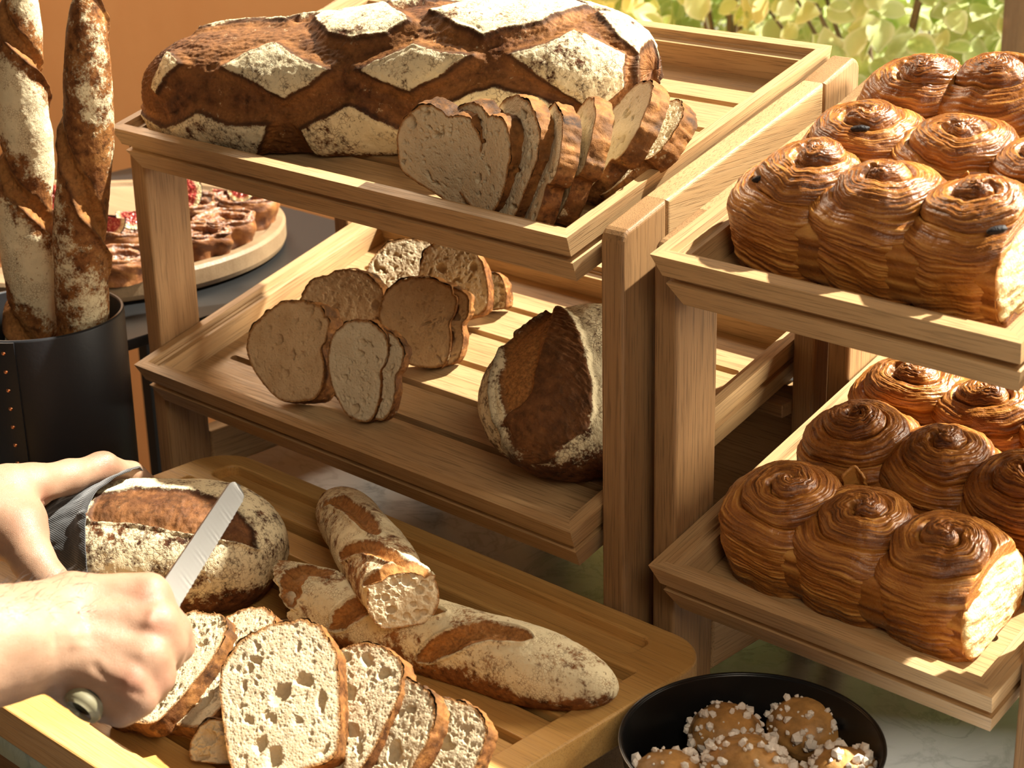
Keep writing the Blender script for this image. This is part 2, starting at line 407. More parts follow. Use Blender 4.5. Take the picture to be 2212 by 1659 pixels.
# ---------------------------------------------------------------- trays and rack frames
TILT = math.atan(.2777); TL = .55; TD = .3134/math.cos(TILT)
FLOORD = .027                                   # rim to floor of a tray
T1 = Plane((0, 0, .3829), TILT); T2 = Plane((0, 0, .1573), TILT)
R2X, R2Y, R2L = .6099, .0177, .2786
R2D = .2950/math.cos(TILT)
T3 = Plane((R2X, R2Y, .3786), TILT); T4 = Plane((R2X, R2Y, .1439), TILT)
def floor_of(T): return Plane(T.o-T.n*FLOORD, TILT)
F1, F2, F3, F4 = [floor_of(t) for t in (T1, T2, T3, T4)]
# cross-section of a rail: (distance in from the outer edge, height below the rim)
RAIL = [(0, 0), (.0095, 0), (.0105, -.0045), (.0125, -.0045), (.0132, -.0065), (.0195, -.0065), (.0205, -FLOORD), (.0225, -.0440),
        (.0115, -.0440), (.0050, -.0245), (.0095, -.0235), (.0095, -.0195), (.0040, -.0180)]
def rail_vf(a, b, inward, l0, l1):
    """mitred rail from corner a to corner b (local x, s); inward = unit vector to the tray's inside"""
    a = np.array(a, float); b = np.array(b, float); d = (b-a)/np.linalg.norm(b-a); inward = np.array(inward, float)
    n = len(RAIL); V = []
    for base, sg in ((a, 1), (b, -1)):
        for q, z in RAIL:
            p = base+inward*q+d*sg*q; V.append((p[0], p[1], z))
    F = [(i, (i+1) % n, n+(i+1) % n, n+i) for i in range(n)]
    F += [tuple(range(n))[::-1], tuple(range(n, 2*n))]
    return np.array(V), F
def make_tray(T, L, D, label, group, mat=OAK, slots=6):
    t = empty('bread_tray', T.o, label, 'tray', group, T.M)
    wood('front_rail', rail_vf((0, 0), (L, 0), (0, 1), 0, 0), mat, 'x', t)
    wood('side_rail', rail_vf((L, 0), (L, D), (-1, 0), 0, 0), mat, 'y', t)
    wood('back_rail', rail_vf((L, D), (0, D), (0, -1), 0, 0), mat, 'x', t)
    wood('side_rail', rail_vf((0, D), (0, 0), (1, 0), 0, 0), mat, 'y', t)
    m = .0207; pitch = (D-2*m)/(slots+.35); hs = []
    for k in range(slots):
        s = m+pitch*(k+.28)
        hs.append(rrect(m+.020, s-.0036, L-m-.020, s+.0036, .0035, 5, True))
    wood('slatted_base', plate([(m, m), (L-m, m), (L-m, D-m), (m, D-m)], hs, -FLOORD-.009, -FLOORD), mat, 'x', t)
    return t
make_tray(T1, TL, TD, 'wide oak tray on top of the left rack holding the big scored loaf', 'oak bread trays')
make_tray(T2, TL, TD, 'wide oak tray in the middle of the left rack holding the split round loaf', 'oak bread trays')
make_tray(T3, R2L, R2D, 'short oak tray on top of the right rack in full sun under brioche', 'oak bread trays', slots=6)
make_tray(T4, R2L, R2D, 'short oak tray low on the right rack above the black bowl', 'oak bread trays', slots=6)
def ywood(name, outline, x0, x1, mat, axis, parent, bev=.003):
    """board with a (y, z) outline, x0..x1 thick, rounded edges"""
    V, F = plate(outline, [], x0, x1, bev, 3); V = V[:, [2, 0, 1]]
    return wood(name, (V, F), mat, axis, parent, smooth=False)
def side_frame(parent, x0, x1, y0, y1, ztop, mats, foot=True, pw=.048):
    """closed side frame of a rack: two posts, sloping top rail, foot rail; ztop = height of the top edge at y0"""
    sl = .2777; rw = .046; zt = lambda y: ztop+(y-y0)*sl
    r = .010
    front = [(y0, .012), (y0+pw, .012), (y0+pw, zt(y0+pw))] + [(y0+r*(1-math.sin(a)), zt(y0)-r*(1-math.cos(a))+.0014*(1-a/(PI/2))) for a in np.linspace(0, PI/2, 6)]
    ywood('post', front, x0, x1, mats[0], 'z', parent)
    back = [(y1-pw, .012), (y1, .012)] + [(y1-r*(1-math.cos(a)), zt(y1)-r*(1-math.sin(a))) for a in np.linspace(0, PI/2, 6)] + [(y1-pw, zt(y1-pw))]
    ywood('post', back, x0, x1, mats[0], 'z', parent)
    g = .0004
    ywood('top_rail', [(y0+pw+g, zt(y0+pw)-rw), (y1-pw-g, zt(y1-pw)-rw), (y1-pw-g, zt(y1-pw)), (y0+pw+g, zt(y0+pw))], x0, x1, mats[1], 'y', parent)
    ywood('foot_rail', [(y0+pw+g, .022), (y1-pw-g, .022), (y1-pw-g, .064), (y0+pw+g, .064)], x0, x1, mats[1], 'y', parent)
    for y in (y0+.012, y1-.030):
        V, F = box((x0+.003, y, 0), (x1-.003, y+.018, .0125), .001); mesh('rubber_foot', V, F, BLACK_METAL, parent, False)
def rack(name, label, XL, XR, y0, y1, zt, trays, th=.0213):
    t = empty(name, (XL-th/2, y0, 0), label, 'rack')
    ox = XL-th/2
    sub = []
    for (a, b) in ((XL-th, XL), (XR, XR+th)):
        side_frame(t, a-ox, b-ox, 0, y1-y0, zt, (OAKD, OAK))
    V, F = box((XL-ox+.0004, y1-y0-.030, .016), (XR-ox-.0004, y1-y0-.018, .186 if TL > 0 and XL < .3 else .158), .001); wood('back_apron', (V, F), OAKD, 'x', t)  # board added across the back, keeping the sun off the marble
    # cross bars that carry the trays' back and front edges under each tray
    for T, in [(x,) for x in trays]:
        for yy in (.055, .235):
            z = T.o[2]+(y0+yy-T.o[1])*.2777-.0485
            V, F = box((XL-ox, yy-.008, z-.014), (XR-ox, yy+.008, z-.0022), .001)
            wood('cross_bar', (V, F), OAKD, 'x', t)
    return t
rack('display_rack', 'left oak display rack with two wide sloping tiers', -.0015, .5520, .0325, .3190, .3835, (T1, T2))
rack('display_rack', 'right oak display rack with two short tiers under the brioche', .6075, .8890, .0505, .3180, .3760, (T3, T4))
# ---------------------------------------------------------------- setting
def struct(name, V, F, m, smooth=False):
    o = mesh(name, V, F, m, None, smooth); o['kind'] = 'structure'; return o
V, F = box((-.0515, -.62, -.05), (1.5, .345, 0)); tb = mesh('marble_counter', V, F, MARBLE); tag(tb, 'pale grey marble counter top under the racks and the cutting board', 'counter')
V, F = box((-4, -3, -.96), (5, 6, -.92)); struct('floor', V, F, plain('dark_floor', (.05, .04, .035), .6))
V, F = box((-.02, -.55, -.92), (1.46, .32, -.0501)); cb = mesh('counter_cabinet', V, F, GLASS_DARK); tag(cb, 'dark cabinet carrying the marble counter', 'cabinet')
# ---------------------------------------------------------------- cutting board, slab under it, bowl, bucket
ZB = .092
def cutting_board():
    bx0, bx1, by0, by1 = .098, .6695, -.3622, .0262
    t = empty('cutting_board', (bx0, by0, .064), 'bamboo cutting board with slats and a trough along its far edge', 'cutting board')
    o = np.array([bx0, by0, .064]); h = ZB-.064
    tr = [(p[0]-bx0, p[1]-by0) for p in rrect(.1330, -.0210, .6235, .0070, .010, 6, True)]
    ox0, ox1, oy0, oy1 = .1245, .6430, -.3330, -.0350
    op = [(p[0]-bx0, p[1]-by0) for p in rrect(ox0, oy0, ox1, oy1, .002, 3, True)]
    wood('frame', plate(rrect(0, 0, bx1-bx0, by1-by0, .040, 14), [tr, op], 0, h, .0025), BAMBOO, 'x', t)
    wood('trough', box((.1300-bx0, -.0240-by0, .006), (.6265-bx0, .0100-by0, h-.010)), BAMBOO, 'x', t)
    pitch = .0372; y = oy1-.0085
    while y-.0262 > oy0-.001:
        V, F = box((ox0+.0006-bx0, max(y-.0280, oy0+.0006)-by0, .004), (ox1-.0006-bx0, y-by0, h-.0052), .0010)
        wood('slat', (V, F), BAMBOO, 'x', t); y -= pitch
    V, F = box((ox0-bx0+.0002, oy0-by0+.0002, .0004), (ox1-bx0-.0002, oy1-by0-.0002, .0030)); wood('base', (V, F), OAKD, 'x', t)
    return t
cutting_board()
V, F = box((.115, -.3600, .046), (.470, -.0100, .0638), .001); tag(mesh('marble_slab', V, F, MARBLE_G), 'greenish marble slab under the near side of the cutting board', 'slab')
V, F = box((.120, -.3400, .0), (.640, -.0080, .0458)); V2, F2_ = box((.480, -.3400, .046), (.640, -.0080, .0638))
wood('wooden_plinth', merge([(V, F), (V2, F2_)]), OAKD, 'x'); tag(bpy.data.objects['wooden_plinth'], 'dark wooden plinth raising the cutting board off the counter', 'plinth')
def bowl():
    cx, cy, r = .7606, -.0574, .0862
    t = empty('bowl', (cx, cy, 0), 'black enamel bowl of sugared choux buns in front of the right rack', 'bowl')
    P = [(0, .001), (.042, .001), (.058, .007), (.074, .036), (.082, .072), (r, .0945)]
    P = np.concatenate([spline(P[1:], 26)]); P = np.concatenate([[(0.0004, .001)], P])
    Q = P[::-1].copy(); Q[:, 0] = np.maximum(Q[:, 0]-.0022, .0003); Q[:, 1] += .0016
    V, F = lathe(np.concatenate([P, Q]), 96); mesh('body', V, F, BLACK_ENAMEL, t)
    a = np.linspace(0, 2*PI, 12, endpoint=False); V, F = lathe([(r-.0010+.0014*math.cos(x), .0955+.0012*math.sin(x)) for x in np.append(a, 0)], 96); mesh('rim', V, F, BLACK_ENAMEL, t)
    aa = np.linspace(PI*1.00, PI*1.42, 40); V, F = tube(np.stack([(r+.0003)*np.cos(aa), (r+.0003)*np.sin(aa), .0960+0*aa], 1), .00042, 6); tag(mesh('worn_edge', V, F, RIM_WORN, t), 'worn bare metal edge')
bowl()
def choux(u, v, z, R, seed, label):
    p = Plane((0, 0, z)).pick(u, v); r = empty('choux_bun', p-np.array([0, 0, R*.75]), label, 'choux bun', 'sugared choux buns in the black bowl')
    n, m = 40, 64; a = np.linspace(0, PI, n)[:, None]; th = np.linspace(0, 2*PI, m, endpoint=False)[None]
    D = np.stack([np.sin(a)*np.cos(th), np.sin(a)*np.sin(th), np.cos(a)+0*th], 2).reshape(-1, 3)
    rad = R*(1+.09*fbm(D*1.6+seed, 3, seed)+.035*fbm(D*6+seed, 3, seed+1)); V = D*rad[:, None]*[1, 1, .82]; V[:, 2] += R*.75; V[:, 2] = np.maximum(V[:, 2], 0)
    mesh('pastry', V, grid_faces(n, m, wrap_v=True), CHOUX, r)
    rng = np.random.RandomState(seed); parts = []
    ico = [(0, 0, 1), (.9, 0, .45), (.28, .85, .45), (-.72, .53, .45), (-.72, -.53, .45), (.28, -.85, .45), (.72, .53, -.45), (-.28, .85, -.45), (-.9, 0, -.45), (-.28, -.85, -.45), (.72, -.53, -.45), (0, 0, -1)]
    fc = [(0, 1, 2), (0, 2, 3), (0, 3, 4), (0, 4, 5), (0, 5, 1), (1, 6, 2), (2, 7, 3), (3, 8, 4), (4, 9, 5), (5, 10, 1), (6, 7, 2), (7, 8, 3), (8, 9, 4), (9, 10, 5), (10, 6, 1), (11, 7, 6), (11, 8, 7), (11, 9, 8), (11, 10, 9), (11, 6, 10)]
    for i in range(85):
        d = rng.normal(size=3); d[2] = abs(d[2])*.8+.05; d /= np.linalg.norm(d); j = np.argmax(D @ d); s = rng.uniform(.35, 1)**1.5*.0040
        B = np.array(ico)*s*rng.uniform(.7, 1.3, 3)*(1+.25*rng.uniform(-1, 1, (12, 1))); q, _ = np.linalg.qr(rng.normal(size=(3, 3))); parts.append((B @ q+V[j]+d*s*.35, fc))
    Vs, Fs = merge(parts); o = mesh('pearl_sugar', Vs, Fs, NIB, r, False); o['kind'] = 'stuff'
    tag(o, 'white sugar nibs')
    return r
choux(1568, 1592, .066, .026, 3, 'choux bun at the back of the bowl, left of the rear pair')
choux(1742, 1575, .064, .027, 4, 'choux bun at the back right of the bowl, with plain sides')
choux(1612, 1668, .080, .028, 5, 'choux bun on top of the heap in the middle of the bowl')
choux(1446, 1694, .072, .026, 6, 'choux bun at the left side of the bowl, thick with sugar')
choux(1822, 1684, .070, .025, 7, 'choux bun at the right side of the bowl')
choux(1700, 1724, .058, .027, 8, 'choux bun low in the front of the bowl, mostly out of sight')
def bucket():
    c = CAM+ray(75, 674)*1.600; zr = c[2]; R = .0775; t = empty('bread_bucket', (c[0], c[1], 0), 'tall black leather bucket with copper rivets, holding two baguettes', 'bucket')
    P = [(.0005, .001), (R-.004, .001), (R-.002, .004), (R, zr-.002), (R-.0008, zr), (R-.0026, zr), (R-.0034, zr-.002), (R-.0050, .006), (.0005, .005)]
    V, F = lathe(P, 120); o = mesh('body', V, F, BLACK_LEATHER, t, True); o.data.polygons.foreach_set('use_smooth', np.array([abs(p.normal.z) < .5 for p in o.data.polygons]))
    # overlapped seam strip with rivets, turned a little left of the camera
    toc = math.atan2(CAM[1]-c[1], CAM[0]-c[0]); a0 = toc-.36
    aa = np.linspace(a0-.62, a0+.10, 24); zz = np.linspace(.004, zr-.001, 2); V = []
    for rr in (R+.0001, R+.0022): V += [[(rr*math.cos(a), rr*math.sin(a), z) for a in aa] for z in zz]
    V = np.array(V).reshape(-1, 3); n = 24
    F = [(i, i+1, n+i+1, n+i) for i in range(n-1)]+[(2*n+i, 3*n+i, 3*n+i+1, 2*n+i+1) for i in range(n-1)]+[(n+i, n+i+1, 3*n+i+1, 3*n+i) for i in range(n-1)]+[(i, 2*n+i, 2*n+i+1, i+1) for i in range(n-1)]+[(0, n, 3*n, 2*n), (n-1, 3*n-1, 4*n-1, 2*n-1)]
    mesh('seam_strip', V, F, BLACK_LEATHER, t, False)
    sp = None
    for k in range(12):
        z = zr-.010-k*.0168
        if z < .01: break
        u = np.linspace(0, PI/2, 5); V, F = lathe([(.0019*math.sin(x)+.00001, .0012*math.cos(x)) for x in u], 10)
        a = a0-.02; er = np.array([math.cos(a), math.sin(a), 0]); et = np.array([-math.sin(a), math.cos(a), 0]); V = V[:, :1]*et+V[:, 1:2]*[0, 0, 1]+V[:, 2:]*er+er*(R+.0022)+np.array([0, 0, z])
        mesh('rivet', V, F, COPPER, t)
    return c, R
BUCKET_C, BUCKET_R = bucket()
# ---------------------------------------------------------------- loaves
PB = Plane((.1, -.36, .0870))                    # top of the cutting board's slats
class Loaf:
    """round-bodied bread: axis P0 -> P1 lying on plane P; hw, hh(u) half width and height; base flattened"""
    def __init__(s, P, P0, P1, hw, hh, nu=260, nv=200, flat=.35, pw=2.2, endp=2.4, endq=.5, up=None, ends=(1, 1), bow=0., sag=None):
        P0 = np.array(P0, float); P1 = np.array(P1, float); s.P = P
        ax = P1-P0; s.L = np.linalg.norm(ax); ax /= s.L; n = P.n if up is None else norm(up)
        side = np.cross(n, ax); side /= np.linalg.norm(side); n = np.cross(ax, side)
        s.ax, s.side, s.n = ax, side, n
        a = np.linspace(0, 1, nu); e0, e1 = ends
        u = .5-.5*np.cos(PI*a) if e0 and e1 else (1-np.cos(a*PI/2) if e0 else (np.sin(a*PI/2) if e1 else a))
        u = .55*u+.45*a; s.u = u; th = np.linspace(0, 2*PI, nv, endpoint=False)-PI/2
        x = 2*u-1; en = np.ones(nu)
        if e1: m = x > 0; en[m] = (1-np.clip(x[m], 0, 1)**endp)**endq
        if e0: m = x <= 0; en[m] = (1-np.clip(-x[m], 0, 1)**endp)**endq
        s.en = en
        A = hw(u)*en if callable(hw) else hw*en; B = hh(u)*en if callable(hh) else hh*en
        U, TH = np.meshgrid(u, th, indexing='ij'); c, sn = np.cos(TH), np.sin(TH)
        k = (np.abs(c)**pw+np.abs(sn)**pw)**(-1/pw)
        Y = A[:, None]*c*k; Z = B[:, None]*sn*k
        lim = -B.max()*(1-flat); Z = np.where(Z < lim, lim-(lim-Z)*.06, Z)      # flattened base
        s.base = -Z.min()
        Y = Y+bow*np.sin(PI*U)
        s.U, s.TH = U.ravel(), TH.ravel(); s.nu, s.nv = nu, nv
        X = U*s.L; s.B = B
        s.O = P0; s.grounded = up is None
        s.loc = np.stack([X.ravel(), Y.ravel(), (Z+s.base).ravel()], 1)
        if sag is not None: s.loc[:, 2] += sag(s.U)
        s.S = s.U*s.L; R = float(np.max(A+B)/2); s.Wc = (s.TH+PI/2)*R; s.R = R
        s.sw = np.stack([s.S, s.Wc], 1)
        s.F = grid_faces(nu, nv, wrap_v=True, flip=True)
        s.M = np.stack([ax, side, n], 1)
        s.N = unit_normals(s.loc, s.F)
        if (s.N*(s.loc-s.loc.mean(0))).sum() < 0: s.F = s.F[:, ::-1]; s.N = -s.N
        z = np.zeros(len(s.loc)); s.flour, s.open, s.dark, s.disp = z.copy(), z.copy(), z.copy(), z.copy()
    def world(s, loc=None): return s.O+(s.loc if loc is None else loc) @ s.M.T
    def pick(s, pix):
        """surface coordinates (s, w) under photo pixels"""
        i = pick_uv(s.world(), s.N @ s.M.T, pix); return s.sw[i]
    def fp(s, k): return s.loc*k+s.O*7
    def build(s, name, mat, parent=None, extra=0.):
        V = s.loc+s.N*s.disp[:, None]
        if s.grounded: V[:, 2] = np.maximum(V[:, 2], .0004+.0004*(s.loc[:, 2] > .004))
        s.V = V
        o = mesh(name, V, s.F, mat, parent, True, {'flour': np.clip(s.flour, 0, 1), 'open': np.clip(s.open, 0, 1), 'dark': np.clip(s.dark, 0, 1)}, {'bc': V+np.floor(s.O*37)})
        if parent is None:
            m = Matrix.Identity(4)
            for i in range(3):
                for j in range(3): m[i][j] = float(s.M[i][j])
            m.translation = Vector(s.O.tolist()); o.matrix_world = m
        return o
    def root(s, name, label, cat, group=None): return empty(name, s.O, label, cat, group, s.M)
# ---- the big loaf with the leaf-shaped scoring, on the top tray
def big_loaf():
    p0 = F1.pick(304, 240, .028); p1 = F1.pick(1413, 122, .050)
    p0 = F1.o+F1.M @ (F1.local(p0)*[1, 1, 0]+[.002, .006, 0]); p1 = F1.o+F1.M @ (F1.local(p1)*[1, 1, 0])
    q = Loaf(F1, p0, p1, lambda u: (.066+.003*np.sin(u*9))*(.76+.24*sstep(0, .40, u)), lambda u: .0610+.003*np.sin(u*11+1), 520, 400, flat=.42, endp=4.6, endq=.5)
    n0 = fbm(q.fp(18), 3, 1); q.disp += .0035*n0+.0007*fbm(q.fp(160), 4, 2)
    dia = [[(478, 146), (545, 112), (602, 94), (655, 128), (716, 152), (668, 186), (612, 214), (552, 180)],
           [(768, 152), (830, 128), (893, 97), (955, 112), (1022, 122), (955, 162), (887, 195), (830, 178)],
           [(1098, 120), (1180, 98), (1240, 72), (1300, 92), (1352, 120), (1345, 190), (1290, 240), (1238, 212), (1160, 165)],
           [(676, 42), (712, 18), (760, 4), (830, 14), (885, 48), (835, 76), (762, 90), (712, 78)],
           [(928, 30), (1010, 8), (1100, -20), (1200, -8), (1272, 20), (1175, 50), (1045, 80), (985, 60)],
           [(650, 276), (705, 248), (758, 224), (825, 252), (890, 282), (875, 325), (800, 345), (690, 330)],
           [(922, 236), (1000, 208), (1062, 184), (1140, 202), (1235, 228), (1210, 260), (1100, 290), (980, 275)],
           [(300, 240), (360, 272), (432, 240), (510, 268), (584, 266), (556, 330), (430, 345), (330, 310)],
           [(332, 190), (352, 140), (366, 112), (398, 142), (370, 162), (345, 205)],
           [(430, 50), (470, 10), (530, 6), (610, 30), (622, 44), (560, 30), (495, 28)],
           [(1290, 30), (1370, 20), (1420, 80), (1425, 180), (1385, 215), (1375, 120)]]
    dmin = np.full(len(q.loc), 1.)
    wob = .0022*fbm(q.fp(70), 3, 5); back = (q.TH > 2.0)
    for k, d in enumerate(dia):
        pl = q.pick(d); s = poly_sdf(q.sw, pl)+wob; dmin = np.minimum(dmin, s)
    # the far side carries the same pattern, mirrored
    for kk in range(5):
        for jj, ww in enumerate((.15, .85)):
            c = np.array([(.10+.18*kk+(.09 if jj else 0))*q.L, (ww+PI/2)*q.R]); dd = np.abs((q.sw-c)/np.array([.045, .030])).sum(1)-1
            dmin = np.minimum(dmin, np.where(q.TH < 1.15, dd*.022, 1.))
    low = sstep(-.95, -1.15, np.sin(q.TH)-.0)                       # underside
    ins = sstep(.0006, -.0022, dmin)
    q.flour = ins*(.62+.35*fbm(q.fp(26), 3, 8))+(1-ins)*(.06+.20*np.clip(fbm(q.fp(40), 3, 9), 0, 1))
    q.flour *= 1-.75*sstep(.012, .0, q.loc[:, 2])
    valley = sstep(.0, .010, dmin)
    q.disp += .0042*sstep(.002, -.006, dmin)-.0038*valley+.0034*np.exp(-((dmin+.0012)/.0017)**2)*(.6+.6*fbm(q.fp(40), 2, 16))
    rid = ridged(np.stack([q.S*60, q.Wc*150, q.Wc*0+3], 1), 4, 3)
    q.disp += (1-ins)*(.0022*(rid-.6)+.0012*(ridged(q.fp(110), 4, 6)-.6)+.0007*fbm(q.fp(330), 3, 7))+ins*.0006*fbm(q.fp(240), 3, 10)
    q.open = (1-ins)*np.clip(.25+.9*fbm(q.fp(22), 3, 12)+.35*np.exp(-((dmin-.006)/.004)**2), 0, 1)*.75
    q.dark = .85*np.exp(-((dmin-.0003)/.0013)**2)+.35*np.clip(fbm(q.fp(30), 3, 15)-.15, 0, 1)*(1-ins)
    return tag(q.build('country_loaf', CRUST), 'huge dark floured country loaf scored with leaf shapes on the top tray', 'bread')
big_loaf()
# ---- round split loaf on the middle tray
def split_loaf():
    c0 = F2.pick(1158, 1072, 0); c0 = F2.local(c0); c0 = F2.o+F2.M @ np.array([min(c0[0], .458), max(c0[1], .0285), 0])
    b0 = F2.world(F2.local(c0)+np.array([-.010, -.004, 0])); b1 = F2.world(F2.local(c0)+np.array([.008, .172, 0]))
    q = Loaf(F2, b0, b1, lambda u: .0775-.004*u, lambda u: .053+.010*np.sin(PI*u), 380, 340, flat=.30, endp=2.6, endq=.52)
    q.disp += .003*fbm(q.fp(20), 3, 21)+.0006*fbm(q.fp(170), 4, 22)
    tear = q.pick([(1098, 735), (1135, 702), (1175, 682), (1200, 668), (1196, 700), (1180, 740), (1160, 800), (1150, 850), (1125, 880), (1090, 900), (1078, 850), (1086, 780)])
    crown = q.pick([(1175, 690), (1205, 662), (1245, 690), (1272, 760), (1285, 850), (1270, 930), (1215, 960), (1150, 1000), (1110, 985), (1085, 920), (1130, 870), (1160, 790)])
    ear = q.pick([(1180, 672), (1110, 715), (1078, 780), (1064, 850), (1072, 910), (1090, 955), (1108, 990)])
    lob = q.pick([(1215, 668), (1262, 700), (1310, 740), (1330, 900), (1290, 960), (1276, 900), (1268, 790), (1240, 710)])
    dt = poly_sdf(q.sw, tear)+.002*fbm(q.fp(60), 3, 23); dc = poly_sdf(q.sw, crown)+.003*fbm(q.fp(60), 3, 24)
    de, te = poly_line(q.sw, ear); dl = poly_sdf(q.sw, lob)+.003*fbm(q.fp(50), 3, 25)
    it, ic = sstep(.002, -.003, dt), sstep(.002, -.004, dc); il = sstep(.003, -.004, dl)
    q.disp += -.0060*it*(1-.3*ridged(q.fp(90), 3, 26))+.0030*ic+.0048*np.exp(-(de/.0022)**2)+.0016*it*fbm(q.fp(220), 4, 27)
    fib = ridged(np.stack([q.S*170, q.Wc*50, q.S*0], 1), 4, 28)
    q.disp += ic*.0026*(fib-.55)
    q.open = it*1.0+ic*(.22+.35*np.clip(fbm(q.fp(30), 3, 29), 0, 1))
    q.dark = .8*np.exp(-(de/.0016)**2)*(.5+.5*fib)+.55*ic*np.clip(fib-.62, 0, 1)*2
    side = (1-it)*(1-ic)
    q.flour = side*(.50+.35*fbm(q.fp(16), 3, 30))*sstep(.014, .050, q.loc[:, 2]+.012*fbm(q.fp(30), 2, 33))+il*.55
    return tag(q.build('split_loaf', CRUST), 'round crusty loaf split along its top, beside the slices on the middle tray', 'bread')
split_loaf()
# ---- loaf being sliced on the board, held in a black napkin
def held_loaf():
    p1 = PB.pick(620, 1188, .036); p0 = PB.pick(78, 1172, .042)
    p0 = p0*[1, 1, 0]+[0, 0, PB.o[2]]; p1 = p1*[1, 1, 0]+[0, 0, PB.o[2]]
    q = Loaf(PB, p0, p1, lambda u: .064+.002*np.sin(3*u), lambda u: .051+0*u, 420, 320, flat=.30, endp=3.0, endq=.5)
    q.disp += .0025*fbm(q.fp(20), 3, 41)+.0006*fbm(q.fp(170), 4, 42)
    tear = q.pick([(190, 1110), (215, 1065), (300, 1050), (400, 1058), (470, 1078), (520, 1110), (545, 1145), (556, 1185), (520, 1172), (440, 1158), (400, 1152), (300, 1132), (200, 1128)])
    lip = q.pick([(180, 1126), (250, 1130), (330, 1138), (400, 1150), (450, 1160), (520, 1176), (555, 1188)])
    dt = poly_sdf(q.sw, tear)+.0012*fbm(q.fp(60), 3, 43); dl, tl = poly_line(q.sw, lip)
    it = sstep(.0015, -.002, dt)
    fib = ridged(np.stack([q.S*90, q.Wc*60, q.S*0], 1), 4, 44)
    near = np.exp(-(dl/.010)**2)
    q.disp += -.0028*it+.0034*np.exp(-(dl/.0016)**2)*(1-it)+it*(.0018*(fib-.55)-.0035*near)+it*near*.0016*fbm(q.fp(230), 4, 46)
    q.open = it*(.12+.30*near+.22*fbm(q.fp(60), 3, 47))
    q.dark = .75*np.exp(-((dt-.0002)/.0010)**2)+it*.45*np.clip(fib-.66, 0, 1)*2.2
    rest = 1-it; hz = q.loc[:, 2]
    q.flour = rest*(.55+.35*fbm(q.fp(17), 3, 48))*sstep(.010, .034, hz+.004*fbm(q.fp(60), 3, 49))
    o = tag(q.build('held_loaf', CRUST), 'floured oval loaf on the board being cut, its end in a black napkin', 'bread')
    # the napkin wraps the left part
    edge = q.pick([(203, 1250), (198, 1200), (194, 1150), (200, 1110), (218, 1076), (250, 1054), (285, 1040)])
    i = np.argsort(edge[:, 1]); cut = np.interp(q.Wc.reshape(q.nu, q.nv)[0], edge[i][:, 1], edge[i][:, 0])/q.L
    nu2, nv = 90, 200; th = np.linspace(0, q.nv, nv, endpoint=False); cutv = np.interp(th, np.arange(q.nv), cut)
    UU = np.linspace(0.0, 1, nu2)[:, None]*cutv[None, :]
    VV = q.loc+q.N*np.maximum(q.disp, 0)[:, None]; G = VV.reshape(q.nu, q.nv, 3); NG = q.N.reshape(q.nu, q.nv, 3)
    idx = np.interp(UU.ravel(), q.u, np.arange(q.nu)); ia = np.floor(idx).astype(int); fb = (idx-ia)[:, None]
    tj = np.tile(th, nu2); ja = np.floor(tj).astype(int) % q.nv; jb = (ja+1) % q.nv; fj = (tj-np.floor(tj))[:, None]
    ib = np.minimum(ia+1, q.nu-1)
    def samp(A): return (A[ia, ja]*(1-fb)+A[ib, ja]*fb)*(1-fj)+(A[ia, jb]*(1-fb)+A[ib, jb]*fb)*fj
    Pn, Nn = samp(G), samp(NG)
    fold = .0030+.0014*fbm(np.stack([UU.ravel()*9, tj/nv*14, tj*0], 1), 3, 50)+.0014*np.abs(noise(np.stack([UU.ravel()*5+tj/nv*9, tj/nv*20, tj*0], 1), 51))
    flare = .0045*sstep(.72, 1., np.repeat(np.linspace(0, 1, nu2), nv))*sstep(.02, .06, Pn[:, 2])
    Pn = Pn+Nn*(fold+flare)[:, None]; Pn[:, 2] = np.maximum(Pn[:, 2], .0006)
    Fc = grid_faces(nu2, nv, wrap_v=True, flip=False)
    nn = unit_normals(Pn, Fc)
    if (nn*Nn).sum() < 0: Fc = Fc[:, ::-1]
    c = mesh('napkin', Pn, Fc, CLOTH, None, True); c.matrix_world = o.matrix_world.copy()
    md = c.modifiers.new('thick', 'SOLIDIFY'); md.thickness = .0009; md.offset = 1
    tag(c, 'black cloth napkin wrapped around the end of the loaf being cut', 'napkin')
    return q
HELD = held_loaf()
# ---- baguettes
def baguette_marks(q, cuts, seed, fl=.55, wid=.0085, depth=.0045):
    """slanted cuts; cuts = lists of photo pixels along each score"""
    q.disp += .0016*fbm(q.fp(26), 3, seed)+.0005*fbm(q.fp(190), 4, seed+1)
    dall = np.full(len(q.loc), 1.); ear = np.full(len(q.loc), 0.)
    for c in cuts:
        pl = q.pick(c) if not isinstance(c, np.ndarray) else c
        d, t = poly_line(q.sw, pl); w = wid*np.sqrt(np.clip(1-(2*t-1)**4, .02, 1)); x = d-w
        dall = np.minimum(dall, x)
    dall = dall+.0012*fbm(q.fp(90), 3, seed+2)
    it = sstep(.0008, -.0022, dall)
    q.disp += -depth*sstep(0, -.007, dall)+.0022*np.exp(-((dall-.0008)/.0014)**2)+it*.0012*fbm(q.fp(260), 4, seed+3)
    q.open = it*(.75+.25*fbm(q.fp(60), 2, seed+4))
    q.dark = .22*np.exp(-((dall-.0002)/.0009)**2)
    q.flour = (1-it)*(fl+.45*fbm(q.fp(22), 4, seed+5))
    return dall
